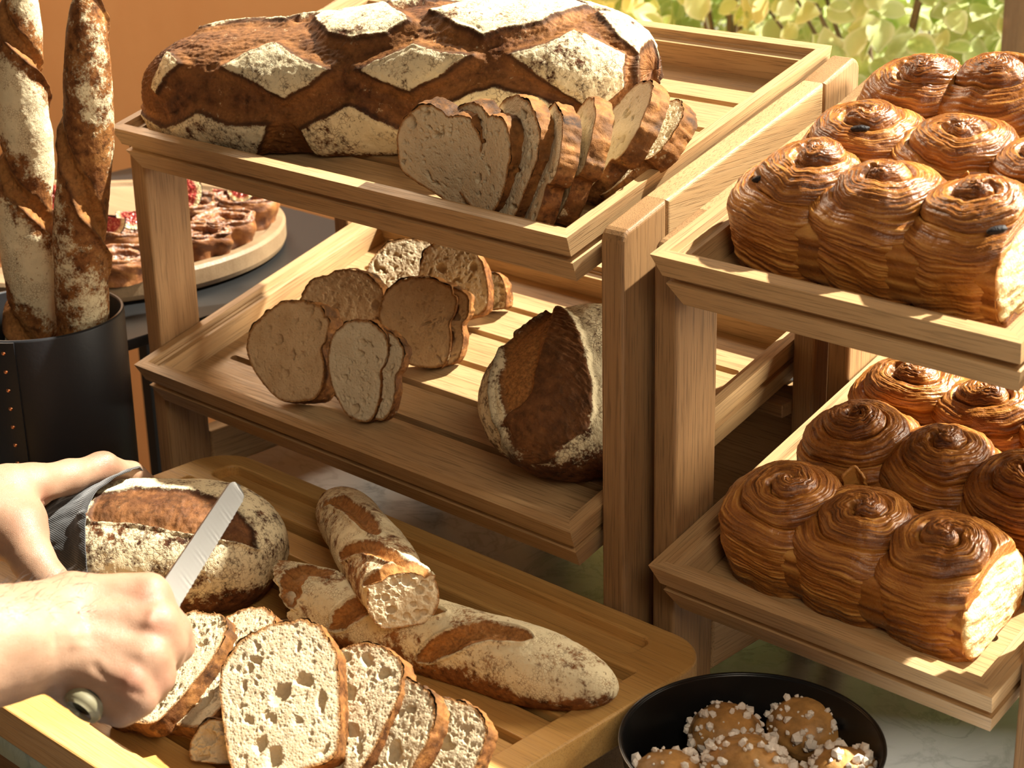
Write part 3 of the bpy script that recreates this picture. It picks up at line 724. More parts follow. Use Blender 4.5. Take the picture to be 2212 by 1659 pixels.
def cut_face(q, end, parent, mat=CRUMB, seed=1, inset=.0, rough=.0012):
    """crumb cap over an open end of a loaf"""
    G = (q.loc+q.N*q.disp[:, None]).reshape(q.nu, q.nv, 3); ring = G[-1 if end else 0]; c = ring.mean(0); K = 46
    k = np.linspace(0, 1, K)[:, None, None]; V = (c+(ring[None]-c)*k).reshape(-1, 3); kk = np.repeat(np.linspace(0, 1, K), q.nv)
    rng = np.random.RandomState(seed); dep = np.zeros(len(V)); R = q.R
    for i in range(26):
        a = rng.uniform(0, 2*PI); r = R*math.sqrt(rng.uniform(0, .72)); rr = rng.uniform(.0010, .0042)
        h = c+np.array([0, r*math.cos(a), r*math.sin(a)]); dd = np.linalg.norm((V-h)*[1, 1, rng.uniform(.8, 1.4)], axis=1)/rr
        dep = np.maximum(dep, rr*.9*np.sqrt(np.clip(1-dd*dd, 0, 1)))
    sg = 1 if end else -1
    V[:, 0] += sg*(-dep+rough*fbm(V*240, 3, seed)*(kk < .97)+.0015*(1-kk**2)*0)-sg*inset*(1-kk**6)
    F = grid_faces(K, q.nv, wrap_v=True, flip=not end)
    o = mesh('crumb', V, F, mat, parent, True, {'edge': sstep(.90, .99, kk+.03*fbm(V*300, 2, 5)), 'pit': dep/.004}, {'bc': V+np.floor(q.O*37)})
    return o
def long_baguette():
    a0 = PB.pick(640, 1272, .028); a1 = PB.pick(1334, 1478, .026); z = PB.o[2]
    a0 = a0*[1, 1, 0]+[0, 0, z]; a1 = a1*[1, 1, 0]+[0, 0, z]
    q = Loaf(PB, a0, a1, lambda u: .0265+.0035*u-.0015*np.sin(u*14), lambda u: .0265+.002*u, 460, 240, flat=.28, ends=(0, 1), endp=3.2, endq=.55)
    cuts = [[(905, 1425), (960, 1392), (1010, 1372), (1060, 1362), (1105, 1368), (1150, 1382)], [(700, 1352), (760, 1320), (815, 1300), (870, 1310), (960, 1325)], [(600, 1300), (650, 1262), (690, 1240), (740, 1250)]]
    dall = baguette_marks(q, cuts, 60, .50)
    hz = q.loc[:, 2]; q.flour *= sstep(.004, .026, hz+.006*fbm(q.fp(45), 3, 66))*1.25
    # torn end: ragged outline, a long flap at the near bottom and one at the top
    t0 = np.array([-1.2, -.2, .6, 1.4, 2.2, 3.0, 3.6, 4.3, 4.9]); f0 = np.array([.000, .030, .018, -.012, .010, .022, .020, .004, .000])
    near = np.interp(q.TH, [-PI/2, -1.1, -.5, .2, .9, 1.5, 2.1, 2.9, 3.6, 4.2, 4.71], [-.012, -.022, .012, .028, .010, -.016, -.010, .012, .016, -.024, -.012])
    tear = (near+.004*noise(np.stack([q.TH*3, q.TH*0, q.TH*0], 1), 9)+.002*noise(np.stack([q.TH*9, q.TH*0+2, q.TH*0], 1), 9))*np.clip(1-q.U*3.0, 0, 1)
    q.loc[:, 0] += tear
    q.open = np.maximum(q.open, .8*sstep(.010, .0, q.U*q.L+.004*fbm(q.fp(120), 2, 68)))
    r = q.root('torn_baguette', 'long floured baguette with a torn end lying across the board', 'bread')
    q.build('crust', CRUST_BAG, r)
    G = q.V.reshape(q.nu, q.nv, 3)[0]; c = G.mean(0); K = 30; k = np.linspace(0, 1, K)
    V = np.concatenate([c+(G-c)*kk*.985+np.array([.030*(1-kk**2.2), 0, 0]) for kk in k]); V += .0015*fbm(V*200, 3, 70)[:, None]*np.repeat(k < .98, q.nv)[:, None]
    kk = np.repeat(k, q.nv)
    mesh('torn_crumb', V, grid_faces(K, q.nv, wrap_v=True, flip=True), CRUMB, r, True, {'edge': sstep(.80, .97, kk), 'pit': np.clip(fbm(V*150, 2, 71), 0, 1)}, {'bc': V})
    return q
LONGB = long_baguette()
def half_baguette():
    a0 = PB.pick(722, 1072, .0270); a1 = PB.pick(872, 1282, .0680)
    up = norm(np.array([0, 0, 1.])); q = Loaf(PB, a0-np.array([0, 0, .0235]), a1-np.array([0, 0, .0265]), lambda u: .0262+.0012*np.sin(u*12), lambda u: .0235+.0008*np.sin(u*12+1), 340, 240, flat=.16, ends=(1, 0), endp=3., endq=.5, up=up)
    cuts = [[(700, 1092), (730, 1082), (760, 1100), (790, 1128), (815, 1160)], [(735, 1205), (765, 1186), (800, 1184), (845, 1205), (880, 1225)], [(790, 1262), (820, 1248), (855, 1246), (900, 1262), (925, 1268)]]
    baguette_marks(q, cuts, 80, .55, .0075)
    r = q.root('baguette_half', 'short cut baguette half resting across the torn baguette', 'bread')
    q.build('crust', CRUST_BAG, r); cut_face(q, 1, r, CRUMB, 7)
half_baguette()
# ---------------------------------------------------------------- slices
def outline(kind, w, h, seed, n=150):
    """slice outline, base at z = 0, closed counter-clockwise, with a torn crown"""
    K = {'wedge': [(-.02, .02), (.12, .0), (.28, .02), (.38, .14), (.42, .34), (.40, .50), (.46, .58), (.50, .70), (.46, .84), (.28, .95), (.02, 1.0), (-.22, .96), (-.42, .84), (-.51, .64), (-.48, .44), (-.36, .25), (-.18, .08)],
         'dome': [(-.40, 0), (0, -.01), (.40, 0), (.50, .18), (.52, .42), (.47, .68), (.34, .90), (.12, 1.0), (-.12, .98), (-.34, .88), (-.48, .66), (-.52, .40), (-.50, .16)],
         'ear': [(-.36, .0), (0, -.01), (.36, .0), (.48, .14), (.52, .38), (.50, .62), (.44, .84), (.28, .99), (.12, .95), (.02, .88), (-.12, .90), (-.30, .80), (-.46, .58), (-.52, .34), (-.47, .12)],
         'tall': [(-.34, .0), (0, -.01), (.36, .01), (.46, .16), (.49, .40), (.50, .62), (.46, .80), (.34, .93), (.14, 1.0), (-.10, .99), (-.28, .93), (-.42, .80), (-.48, .60), (-.46, .36), (-.42, .14)],
         'notch': [(-.38, .02), (-.05, .0), (.30, .0), (.44, .10), (.46, .30), (.40, .46), (.50, .54), (.53, .66), (.42, .82), (.24, .95), (.0, 1.0), (-.24, .95), (-.42, .78), (-.50, .54), (-.50, .28), (-.47, .12)],
         'low': [(-.45, .02), (-.15, .0), (.2, .0), (.45, .03), (.53, .22), (.52, .50), (.42, .78), (.20, .96), (-.08, 1.0), (-.30, .88), (-.46, .62), (-.53, .36), (-.52, .14)]}[kind]
    P = spline(np.array(K)*[w, h], n, True); rng = np.random.RandomState(seed)
    t = np.linspace(0, 2*PI, n, endpoint=False); c3 = np.stack([np.cos(t)*1.3, np.sin(t)*1.3, t*0+seed], 1)
    up_ = sstep(.40, .75, P[:, 1]/h)
    d = .040*noise(c3, seed)+.045*noise(c3*2.7, seed+1)*up_+.022*noise(c3*8, seed+2)*up_+.008*noise(c3*20, seed+3)*up_
    c = np.array([0, h*.5]); return c+(P-c)*(1+d)[:, None]
def slice_parts(root, kind, w, h, T, seed, mat=CRUMB, holes=26, n=190, K=56, big=1., bend=0., crust=CRUST_SLICE):
    """crust band and crumb of one slice. local x across, y through the slice (front at -T/2), z up"""
    P = outline(kind, w, h, seed, n); rng = np.random.RandomState(seed+99); c = np.array([0, h*.47])
    # crust band
    m = 9; yy = np.linspace(-.5, .5, m); V = []
    lip = [.9965, 1., 1.004, 1.006, 1.006, 1.006, 1.004, 1., .9965]
    for j in range(m):
        Q = c+(P-c)*lip[j]; V.append(np.stack([Q[:, 0], np.full(n, yy[j]*T), Q[:, 1]], 1))
    V = np.concatenate(V); nn = fbm(V*90+seed, 3, seed); top_ = sstep(.5, .85, V[:, 2]/h); out = np.stack([V[:, 0]-c[0], V[:, 0]*0, V[:, 2]-c[1]], 1); out /= np.linalg.norm(out, axis=1)[:, None]
    V = V+out*(.0016*nn+.0010*fbm(V*260, 3, seed+3)+.0022*top_*np.abs(noise(V*70+seed, seed+4)))[:, None]
    F = grid_faces(m, n, wrap_v=True, flip=False)
    top = sstep(.55, .9, V[:, 2]/h); bot = sstep(.10, .0, V[:, 2]/h)
    dark = np.clip(.95*top*sstep(-.15, .35, fbm(V*38+seed, 3, seed+5))+.5*sstep(.15, .5, fbm(V*30+seed, 2, seed+8))+.35*bot*sstep(0, .4, fbm(V*50, 2, seed+6)), 0, 1)
    fl = .28*(1-top)*(1-bot)*sstep(-.1, .5, fbm(V*40+3, 3, seed+7))
    V[:, 1] += bend*(V[:, 2]/h)**2
    bc = V+rng.uniform(-3, 3, 3)
    FN = unit_normals(V, F)
    if (FN*out).sum() < 0: F = F[:, ::-1]
    mesh('crust', V, F, crust, root, True, {'flour': fl, 'open': .35*top+.2*(nn > .2), 'dark': dark}, {'bc': bc})
    # crumb, both faces
    hx = []
    hh = rng.uniform(0, 1, (400, 5))
    for i in range(holes):
        a = hh[i, 0]*2*PI; r = math.sqrt(hh[i, 1])*.88; j = int(a/(2*PI)*n) % n
        p = c+(P[j]-c)*r; rr = (.0010+.0052*hh[i, 2]**3*big); hx.append((p[0], p[1], rr, hh[i, 3]*PI if i % 3 else rng.normal()*.5+.9, .28+.6*hh[i, 4]))
    for i in range(holes*8):
        a = rng.uniform(0, 2*PI); r = math.sqrt(rng.uniform(0, .93)); j = int(a/(2*PI)*n) % n
        p = c+(P[j]-c)*r; hx.append((p[0], p[1], rng.uniform(.02, 1)**2.2*.0017+.0004, rng.uniform(0, PI), rng.uniform(.35, 1)))
    allV, allF, E, PT = [], [], [], []
    for side in (0, 1):
        KK = K if side == 0 else 12
        k = np.linspace(0, 1, KK)**.8; kk = np.repeat(k, n); Q = (c+(P[None]-c)*k[:, None, None]*.9965).reshape(-1, 2); dep = np.zeros(len(Q))
        if side == 0:
            q0 = np.stack([Q[:, 0], Q[:, 0]*0+seed, Q[:, 1]], 1); Qw = Q+np.stack([.0016*noise(q0*170, seed+31)+.0007*noise(q0*420, seed+32), .0016*noise(q0*170, seed+33)+.0007*noise(q0*420, seed+34)], 1)
            for (px, pz, rr, an, asp) in hx:
                d = Qw-[px, pz]; near = np.where((np.abs(d[:, 0]) < rr*2.4) & (np.abs(d[:, 1]) < rr*2.4))[0]
                if not len(near): continue
                d = d[near]; ca, sa = math.cos(an), math.sin(an); e = np.hypot((d[:, 0]*ca+d[:, 1]*sa), (d[:, 1]*ca-d[:, 0]*sa)/asp)/rr
                dep[near] = np.maximum(dep[near], rr*1.0*np.sqrt(np.clip(1-e*e, 0, 1))*min(.8, .0040/rr))
        q3 = np.stack([Q[:, 0], Q[:, 0]*0+seed, Q[:, 1]], 1)
        y = -.5*T+dep-.0005*fbm(q3*190, 4, seed+11)*(kk < .97)-.0010*fbm(q3*45, 3, seed+12)*sstep(1., .9, kk)
        if side: y = -y
        v = np.stack([Q[:, 0], y+bend*(Q[:, 1]/h)**2, Q[:, 1]], 1); f = grid_faces(KK, n, wrap_v=True, flip=False)
        fn = unit_normals(v, f)[:, 1].sum()
        if (fn > 0) == (side == 0): f = f[:, ::-1]
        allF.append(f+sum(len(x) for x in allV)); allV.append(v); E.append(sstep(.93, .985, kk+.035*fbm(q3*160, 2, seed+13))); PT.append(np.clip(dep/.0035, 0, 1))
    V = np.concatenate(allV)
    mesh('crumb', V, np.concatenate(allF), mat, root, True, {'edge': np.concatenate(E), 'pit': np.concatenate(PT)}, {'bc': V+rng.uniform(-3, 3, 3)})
def place3(P, bp, h0, tp, h1, alpha):
    """slice frame from the pixels of its foot (h0 above plane P) and crown (h1 above it); alpha = how far its face is turned left of the viewer"""
    o, q = P.pick(*bp, h0), P.pick(*tp, h1); z = q-o; Ln = np.linalg.norm(z); z /= Ln; c = CAM-o; c = norm(c-z*(c @ z)); r = np.cross(z, c)   # r points left in the picture
    if r @ CR[0] > 0: r = -r
    a = math.radians(alpha); n = norm(c*math.cos(a)+r*math.sin(a)); y = -n; x = np.cross(y, z)
    return o, np.stack([x, y, z], 1), Ln
def bread_slice(P, bp, h0, tp, h1, alpha, kind, w, T, seed, label, group, mat=CRUMB, **kw):
    o, M, Ln = place3(P, bp, h0, tp, h1, alpha)
    r = empty('bread_slice', o, label, 'bread', group, M); slice_parts(r, kind, w, Ln, T, seed, mat, **kw)
    lowest = min(float((((np.array([v.co[:] for v in c.data.vertices]) @ M.T)+o-P.o) @ P.n).min()) for c in r.children)
    r.location = Vector((o+P.n*(.0002-lowest)).tolist()) if lowest < .0004 else r.location; return r
G1 = 'slices leaning in a row on the top tray'
TOPS = [ # foot px, foot height, crown px, crown height, turn, kind, w, T, label
 ((952, 432), .001, (992, 250), .072, 34, 'ear', .080, .015, 'leftmost slice of the top-tray row, showing its whole pale crumb'),
 ((1022, 448), .001, (1082, 250), .074, 50, 'ear', .084, .014, 'second slice from the left in the top-tray row'),
 ((1080, 462), .001, (1160, 244), .076, 58, 'tall', .080, .013, 'third slice from the left in the top-tray row'),
 ((1146, 482), .001, (1232, 252), .076, 72, 'notch', .080, .014, 'fourth slice of the top-tray row, standing nearest the front rail'),
 ((1208, 458), .001, (1306, 238), .074, 74, 'notch', .080, .014, 'fifth slice of the top-tray row, under a charred crown'),
 ((1275, 410), .001, (1432, 226), .066, 70, 'notch', .078, .015, 'sixth slice of the top-tray row, leaning well back'),
 ((1300, 424), .001, (1490, 254), .046, 66, 'notch', .070, .015, 'last slice of the top-tray row, lying lowest by the right rail'),
]
for i, a in enumerate(TOPS): bread_slice(F1, *a[:8], 200+i, a[8], G1)
G2 = 'slices on the middle tray'
MIDS = [
 ((650, 886), .001, (640, 666), .072, 34, 'wedge', .086, .024, 'thick slice standing leftmost on the middle tray'),
 ((775, 914), .001, (786, 697), .074, 32, 'wedge', .060, .011, 'front slice of the leaning pair nearest the middle tray rail'),
 ((806, 910), .001, (826, 712), .068, 34, 'wedge', .058, .011, 'rear slice of the leaning pair nearest the middle tray rail'),
 ((762, 762), .001, (740, 600), .060, 22, 'dome', .086, .020, 'slice half hidden behind the two front ones on the middle tray'),
 ((914, 800), .001, (908, 604), .072, 22, 'wedge', .074, .013, 'dark crumbed slice standing in the centre of the middle tray'),
 ((944, 792), .001, (942, 614), .066, 24, 'wedge', .070, .012, 'slice pressed against the back of the central dark one'),
 ((890, 660), .001, (872, 530), .046, 12, 'low', .080, .016, 'slice with a burnt crown leaning at the back of the middle tray'),
 ((1000, 706), .001, (970, 532), .062, 22, 'dome', .066, .014, 'sunlit slice with open holes at the back of the middle tray'),
 ((1070, 676), .001, (1066, 597), .030, 24, 'low', .030, .014, 'small slice peeping out behind the sunlit one on the middle tray'),
]
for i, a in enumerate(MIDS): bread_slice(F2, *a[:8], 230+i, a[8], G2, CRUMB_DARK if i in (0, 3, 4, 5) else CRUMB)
G3 = 'freshly cut slices at the front of the board'
CUTS = [
 ((288, 1588), .005, (458, 1352), .046, 54, 'tall', .076, .014, 'fresh slice leaning beside the fist, charred at its edge'),
 ((388, 1596), .005, (572, 1348), .050, 56, 'tall', .076, .014, 'fresh slice tucked behind the one beside the fist'),
 ((478, 1652), .002, (482, 1556), .028, 22, 'low', .038, .012, 'short crust end lying low between the fresh slices'),
 ((610, 1500), .002, (664, 1374), .034, 30, 'low', .064, .014, 'fresh slice mostly hidden behind the big upright one'),
 ((628, 1705), .005, (596, 1384), .066, 20, 'tall', .084, .015, 'biggest fresh slice, facing out at the front of the board'),
 ((705, 1690), .003, (822, 1420), .060, 42, 'tall', .076, .015, 'fresh slice with a charred rim right of the big one'),
 ((790, 1715), .003, (898, 1486), .056, 42, 'tall', .072, .014, 'fresh slice second from the right at the board front'),
 ((925, 1720), .003, (984, 1526), .046, 30, 'tall', .066, .014, 'rightmost fresh slice at the front of the board'),
]
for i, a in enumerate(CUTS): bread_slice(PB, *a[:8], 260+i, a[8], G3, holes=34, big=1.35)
# ---- two baguettes standing in the bucket
def standing(label, foot, tip, R, seed, ncut, hand, wid, fl):
    """baguette standing from foot to tip (world points) with a spiral score"""
    foot, tip = np.array(foot), np.array(tip); ax = norm(tip-foot)
    up = np.cross(ax, [1., .8, 0]); up = norm(up)
    q = Loaf(Plane((0, 0, 0)), foot, tip, lambda u: R*(.86+.14*np.sin(PI*np.clip(u*.8+.15, 0, 1))), lambda u: R*(.86+.14*np.sin(PI*np.clip(u*.8+.15, 0, 1))), 520, 200, flat=0., up=up, endp=5., endq=.5, pw=2.)
    q.loc[:, 2] -= q.base; q.base = 0
    # spiral scores: a winding band
    lead = ncut; ph = (q.TH/(2*PI)-hand*q.U*lead+.10*fbm(np.stack([q.U*9, q.U*0, q.U*0+seed], 1), 2, seed)+fl[1]) % 1.
    d = (np.abs(ph-.5)*2*q.R*PI*.75-wid)+.0022*fbm(q.fp(60), 3, seed+2)
    tw = .10*np.cos(2*PI*(ph-.05)); q.disp += R*tw*np.sin(PI*np.clip(q.U, 0, 1))**.3
    it = sstep(.0010, -.0022, d)
    q.disp += .0016*fbm(q.fp(30), 3, seed+3)+.0005*fbm(q.fp(200), 3, seed+4)-.0050*sstep(0, -.008, d)+.0044*np.exp(-((d-.0010)/.0018)**2)*(ph < .5)*(.7+.8*fbm(q.fp(50), 2, seed+9))+it*.0020*fbm(q.fp(190), 4, seed+5)
    q.open = it*(.55+.3*fbm(q.fp(50), 2, seed+6)); q.dark = .5*np.exp(-((d-.0004)/.0011)**2)
    q.flour = (1-it)*(fl[0]+.5*fbm(q.fp(24), 4, seed+7))*np.clip(.75+.7*np.cos(2*PI*(ph-.02)), 0, 1.2)
    return tag(q.build('baguette', CRUST_BAG), label, 'baguette')
BKT = np.array([BUCKET_C[0], BUCKET_C[1], 0.]); FWD = norm(np.array([CR[2][0], CR[2][1], 0.]))
def upright(rim, top, fwd):
    """axis of a baguette seen through two pixels, in the upright plane fwd metres behind the bucket's middle; returned from the bucket floor up"""
    P = []
    for u, v in (rim, top):
        d = ray(u, v); t = (FWD @ (BKT+FWD*fwd-CAM))/(FWD @ d); P.append(CAM+d*t)
    d = (P[1]-P[0])/(P[1][2]-P[0][2]); return P[0]+d*(.008-P[0][2]), P[1]
standing('heavily floured baguette leaning left in the black bucket', *upright((70, 735), (38, -80), .030), .0232, 5, 3.9, -1, .0100, (.75, .28))
standing('browner baguette standing to the right in the black bucket', *upright((174, 720), (192, -50), .000), .0232, 6, 2.5, -1, .0090, (.30, .05))
# ---------------------------------------------------------------- brioche swirls
def bun(parent, c, R, Hh, zs, turns, hand, seed, apex=(0, 0), rot=0., sq=2.6, cone=.45, nt=150, nr=210, cutx=None, bake=1., tier=.0055):
    """one coiled bun. c = local centre on the tray floor, R = (rx, ry), Hh = height, zs = shoulder height"""
    a = np.linspace(0, 1, nr)[:, None]; th = np.linspace(0, 2*PI, nt, endpoint=False)[None, :]
    a = np.repeat(a, nt, 1); th = np.repeat(th, nr, 0)
    top = .66; t1 = np.clip(a/top, 0, 1); t2 = np.clip((a-top)/(1-top), 0, 1)
    # dome then wall
    rho = np.where(a < top, np.sin(t1*PI/2*.93)/math.sin(PI/2*.93)*(.25+.75*t1)**.0, 1+.03*np.sin(t2*PI)-.045*t2)
    rho = np.where(a < top, t1**.9*(1.0)+(rho-t1**.9)*.35, rho)
    z = np.where(a < top, zs+(Hh-zs)*((1-cone)*(1-t1**3.0)+cone*(1-t1)**1.05), zs*(1-t2)**.95)
    cx, sx = np.cos(th), np.sin(th); k = (np.abs(cx)**sq+np.abs(sx)**sq)**(-1/sq); k = 1+(k-1)*sstep(.25, .8, a)
    X = R[0]*rho*k*cx; Y = R[1]*rho*k*sx
    sh = np.clip(1-t1*.95, 0, 1)*np.where(a < top, 1, 0)
    X = X+apex[0]*sh; Y = Y+apex[1]*sh
    flat = lambda q: q.ravel()
    P = np.stack([flat(X), flat(Y), flat(z)], 1); A = flat(a); TH = flat(th); T1 = flat(t1)
    wob = .16*fbm(np.stack([np.cos(TH)*1.2+seed, np.sin(TH)*1.2, A*2.5], 1), 2, seed)
    q = T1*turns-hand*TH/(2*PI)+wob+rot; f = q-np.floor(q)
    env = sstep(0., .05, T1)*(1-sstep(.86, 1.0, T1)*.55)*np.where(A < top, 1, np.clip(1-(A-top)/.10, 0, 1)*.45)
    fa = f**1.5; rid = np.sin(PI*np.clip(fa, 0, 1))**.75; fall = sstep(.80, 1., f)
    N = unit_normals(P, grid_faces(nr, nt, wrap_v=True)); 
    if (N[:, 2]*(A < .3)).sum() < 0: N = -N
    gro = np.exp(-((np.minimum(f, 1-f))/.060)**2)*env
    d = env*(.0066*rid-.0033)-.0066*gro
    # coils stand in tiers, inner ones higher
    P[:, 2] += tier*env*((.5-f)*.9)*(1-T1*.45)
    # laminated layers: fine lines that run with the coil
    arc = A*turns*1.5; qq = arc-hand*TH/(2*PI)+wob*1.2+rot
    st = np.stack([qq*13, np.cos(TH)*.9+seed, np.sin(TH)*.9], 1); l1 = fbm(st, 3, seed+5); st2 = st*[2.6, 1.6, 1.6]; l2 = fbm(st2, 3, seed+6)
    d += .0008*l1+.0006*l2+.0018*fbm(P*60+seed, 3, seed+7)+.0005*fbm(P*260+seed, 3, seed+17)
    flake = sstep(.28, .6, l1)*sstep(.1, .5, fbm(P*35+seed, 2, seed+9)); d += .0008*flake
    V = P+N*d[:, None]; V[:, 2] = np.maximum(V[:, 2], 0); V = V+np.array(c)
    F = grid_faces(nr, nt, wrap_v=True, flip=False)
    if ((unit_normals(V, F)*N).sum() < 0): F = F[:, ::-1]
    bk = bake*np.clip(.24+.55*(1-T1)+.45*(rid-.5)*env+.3*fbm(P*28+seed, 3, seed+8), 0, 1)*np.where(A < top, 1, np.clip(1-(A-top)/.16, 0, 1)*.75+.25)
    bk = np.clip(bk+.55*sstep(.020, .0, P[:, 2]), 0, 1)
    if cutx is not None:                                   # the loaf's cut end
        m = V[:, 0] > cutx; V[m, 0] = cutx+(V[m, 0]-cutx)*.02
    return mesh('swirl', V, F, BRIOCHE, parent, True, {'lam': np.clip(.5+.55*l1+.5*l2, 0, 1), 'groove': np.clip(gro*.55+.5*flake, 0, 1)*(1-.6*bk), 'bake': np.clip(bk, 0, 1)}, {'bc': V+np.array([seed*.7, 0, 0])})
def brioche_crumb(parent, x, s0, s1, zt, seed):
    """torn crumb face at the right end of a row"""
    n = 120; K = 60; c = np.array([(s0+s1)/2, zt*.47]); hw = (s1-s0)/2
    th = np.linspace(0, 2*PI, n, endpoint=False); k = (np.abs(np.cos(th))**4+np.abs(np.sin(th))**4)**(-.25)
    O = c+np.stack([np.cos(th)*k*hw, np.sin(th)*k*zt*.47], 1); O[:, 1] += .006*np.cos((O[:, 0]-c[0])/hw*2.2)*(O[:, 1] > c[1]); O += .0012*noise(np.stack([np.cos(th)*4, np.sin(th)*4, th*0+seed], 1), 3)[:, None]
    kk = np.linspace(0, 1, K); V = np.concatenate([c+(O-c)*q for q in kk]); K2 = np.repeat(kk, n)
    p3 = np.stack([V[:, 0]*60, V[:, 1]*150, V[:, 0]*0+seed], 1); xx = x+.0022+.0030*fbm(p3, 4, seed)*(K2 < .97)+.0022*fbm(p3*.4, 2, seed+1)-.0034*K2**8
    V3 = np.stack([xx, V[:, 0], np.maximum(V[:, 1], .0003)], 1)
    return mesh('crumb', V3, grid_faces(K, n, wrap_v=True), BRICRUMB, parent, True, {'edge': sstep(.90, .99, K2+.04*noise(p3, 4))}, {'bc': V3+seed})
def raisin(parent, p, ax, seed):
    u = np.linspace(0, PI, 10)[:, None]; v = np.linspace(0, 2*PI, 14, endpoint=False)[None]
    V = np.stack([np.cos(u)+0*v, np.sin(u)*np.cos(v)*.45, np.sin(u)*np.sin(v)*.42], 2).reshape(-1, 3)*.0065
    V *= (1+.15*noise(V*600, seed))[:, None]; ca, sa = math.cos(ax), math.sin(ax)
    V = V @ np.array([[ca, sa, 0], [-sa, ca, 0], [0, 0, 1]])+np.array(p)
    return mesh('raisin', V, grid_faces(10, 14, wrap_v=True), RAISIN, parent)
def flap(parent, pts, wid, seed, mat):
    """thin torn flake of dough along a path (local points)"""
    P = spline(pts, 40); V = []; n = 9
    for j in range(n):
        q = j/(n-1)-.5; off = np.array([0, 0, 1.])*q*wid
        V.append(P+off+(.004*q*q)*np.array([0, -1, 0])+.0016*fbm(P*120+j*.35, 3, seed)[:, None])
    V = np.concatenate(V); F = grid_faces(n, 40)
    o = mesh('torn_flake', V, F, mat, parent, True, {'lam': .5+.5*fbm(V*90, 3, seed), 'groove': np.full(len(V), .8), 'bake': np.full(len(V), .1), 'edge': np.full(len(V), .6)}, {'bc': V})
    md = o.modifiers.new('t', 'SOLIDIFY'); md.thickness = .0016; md.offset = 0
    return o
def brioche(Fp, label, buns, cut=None, raisins=(), flakes=(), seed=0, bake=1.):
    r = empty('brioche_loaf', Fp.o, label, 'brioche', 'coiled brioche loaves on the right rack', Fp.M)
    for i, b in enumerate(buns):
        x, s, rx, ry, h, zs, turns, hand, ap, cone, tier = b
        bun(r, (x, s, 0), (rx, ry), h, zs, turns, hand, seed+i*3, ap, .3*i, cone=cone, cutx=(cut if i == len(buns)-1 else None), bake=bake, tier=tier)
    if cut is not None:
        x, s, rx, ry, h, zs = buns[-1][:6]
        brioche_crumb(r, cut, s-ry*.97, s+ry*.97, zs+.010, seed)
    for (x, s, z, ax) in raisins: raisin(r, (x, s, z), ax, seed)
    for pts, wd in flakes: flap(r, pts, wd, seed, BRIOCHE)
    return r
def body(parent, x0, x1, s, hy, zt, seed, cutx=None):
    """the loaf's tin-baked body under the coils"""
    nu, nv = 150, 120; u = np.linspace(0, 1, nu)[:, None]; th = np.linspace(0, 2*PI, nv, endpoint=False)[None]
    k = (np.abs(np.cos(th))**5+np.abs(np.sin(th))**5)**(-.2); e = np.where((u < .5) | (cutx is None), (1-np.abs(2*u-1)**14)**.5, 1.)
    X = x0+(x1-x0)*u+0*th; Y = s+hy*np.cos(th)*k*e; Z = zt*(.5+.5*np.sin(th)*k*np.maximum(e, .0))
    V = np.stack([X, Y, Z], 2).reshape(-1, 3); l = fbm(np.stack([V[:, 0]*12, V[:, 1]*20, V[:, 2]*170], 1)+seed, 3, seed); F = grid_faces(nu, nv, wrap_v=True); n = unit_normals(V, F)
    if (n*(V-V.mean(0))).sum() < 0: F = F[:, ::-1]; n = -n
    V = V+n*(.0008*l+.0014*fbm(V*50, 3, seed))[:, None]; V[:, 2] = np.maximum(V[:, 2], .0003)
    bk = np.clip(.25+.6*sstep(.026, .0, V[:, 2])+.3*fbm(V*22, 2, seed+2), 0, 1)
    return mesh('loaf_body', V, F, BRIOCHE, parent, True, {'lam': np.clip(.5+.9*l, 0, 1), 'groove': V[:, 0]*0, 'bake': bk}, {'bc': V+seed})
_br = brioche
def brioche(Fp, label, buns, cut=None, seed=0, **kw):
    r = _br(Fp, label, buns, cut=cut, seed=seed, **kw)
    x0 = max(buns[0][0]-buns[0][2]*.93, .0245); x1 = cut-.0005 if cut else min(buns[-1][0]+buns[-1][2]*.93, R2L-.0250)
    body(r, x0, x1, buns[0][1], min(b[3] for b in buns)*.93, buns[0][5]+.004, seed, cut); return r
#           x     s     rx    ry    H     zs   turns hand apex          cone tier
brioche(F3, 'front brioche loaf of three tall coils on the top right tray, in full sun', [
    (.0690, .079, .0450, .0420, .083, .046, 2.3, 1, (.018, .008), .60, .012),
    (.1370, .079, .0480, .0420, .081, .046, 2.1, 1, (.004, -.006), .50, .012),
    (.2070, .080, .0470, .0420, .082, .046, 2.4, -1, (.006, -.004), .58, .011)], cut=.2400, seed=11,
    raisins=[(.0560, .060, .0640, .5), (.2360, .052, .066, .8)], flakes=[([(.115, .116, .050), (.14, .122, .056), (.165, .120, .048), (.178, .117, .056)], .014)])
brioche(F3, 'middle brioche loaf on the top right tray, with a raisin in its first coil', [
    (.0760, .150, .0460, .0400, .079, .048, 2.0, 1, (.008, -.006), .36, .012),
    (.1480, .151, .0480, .0400, .080, .048, 2.0, 1, (.008, -.008), .40, .013),
    (.2200, .149, .0460, .0400, .078, .048, 2.1, -1, (.004, -.010), .44, .012)], seed=31, raisins=[(.0900, .1280, .0735, .4)])
brioche(F3, 'rear brioche loaf nearest the garden on the top right tray', [
    (.0720, .226, .0450, .0400, .084, .048, 1.7, 1, (.014, -.010), .56, .014),
    (.1420, .227, .0480, .0400, .086, .050, 1.8, -1, (-.006, .004), .40, .012),
    (.2130, .225, .0450, .0400, .080, .048, 1.9, -1, (-.004, -.010), .48, .012)], seed=51, raisins=[(.044, .190, .047, .2), (.128, .204, .062, .9)])
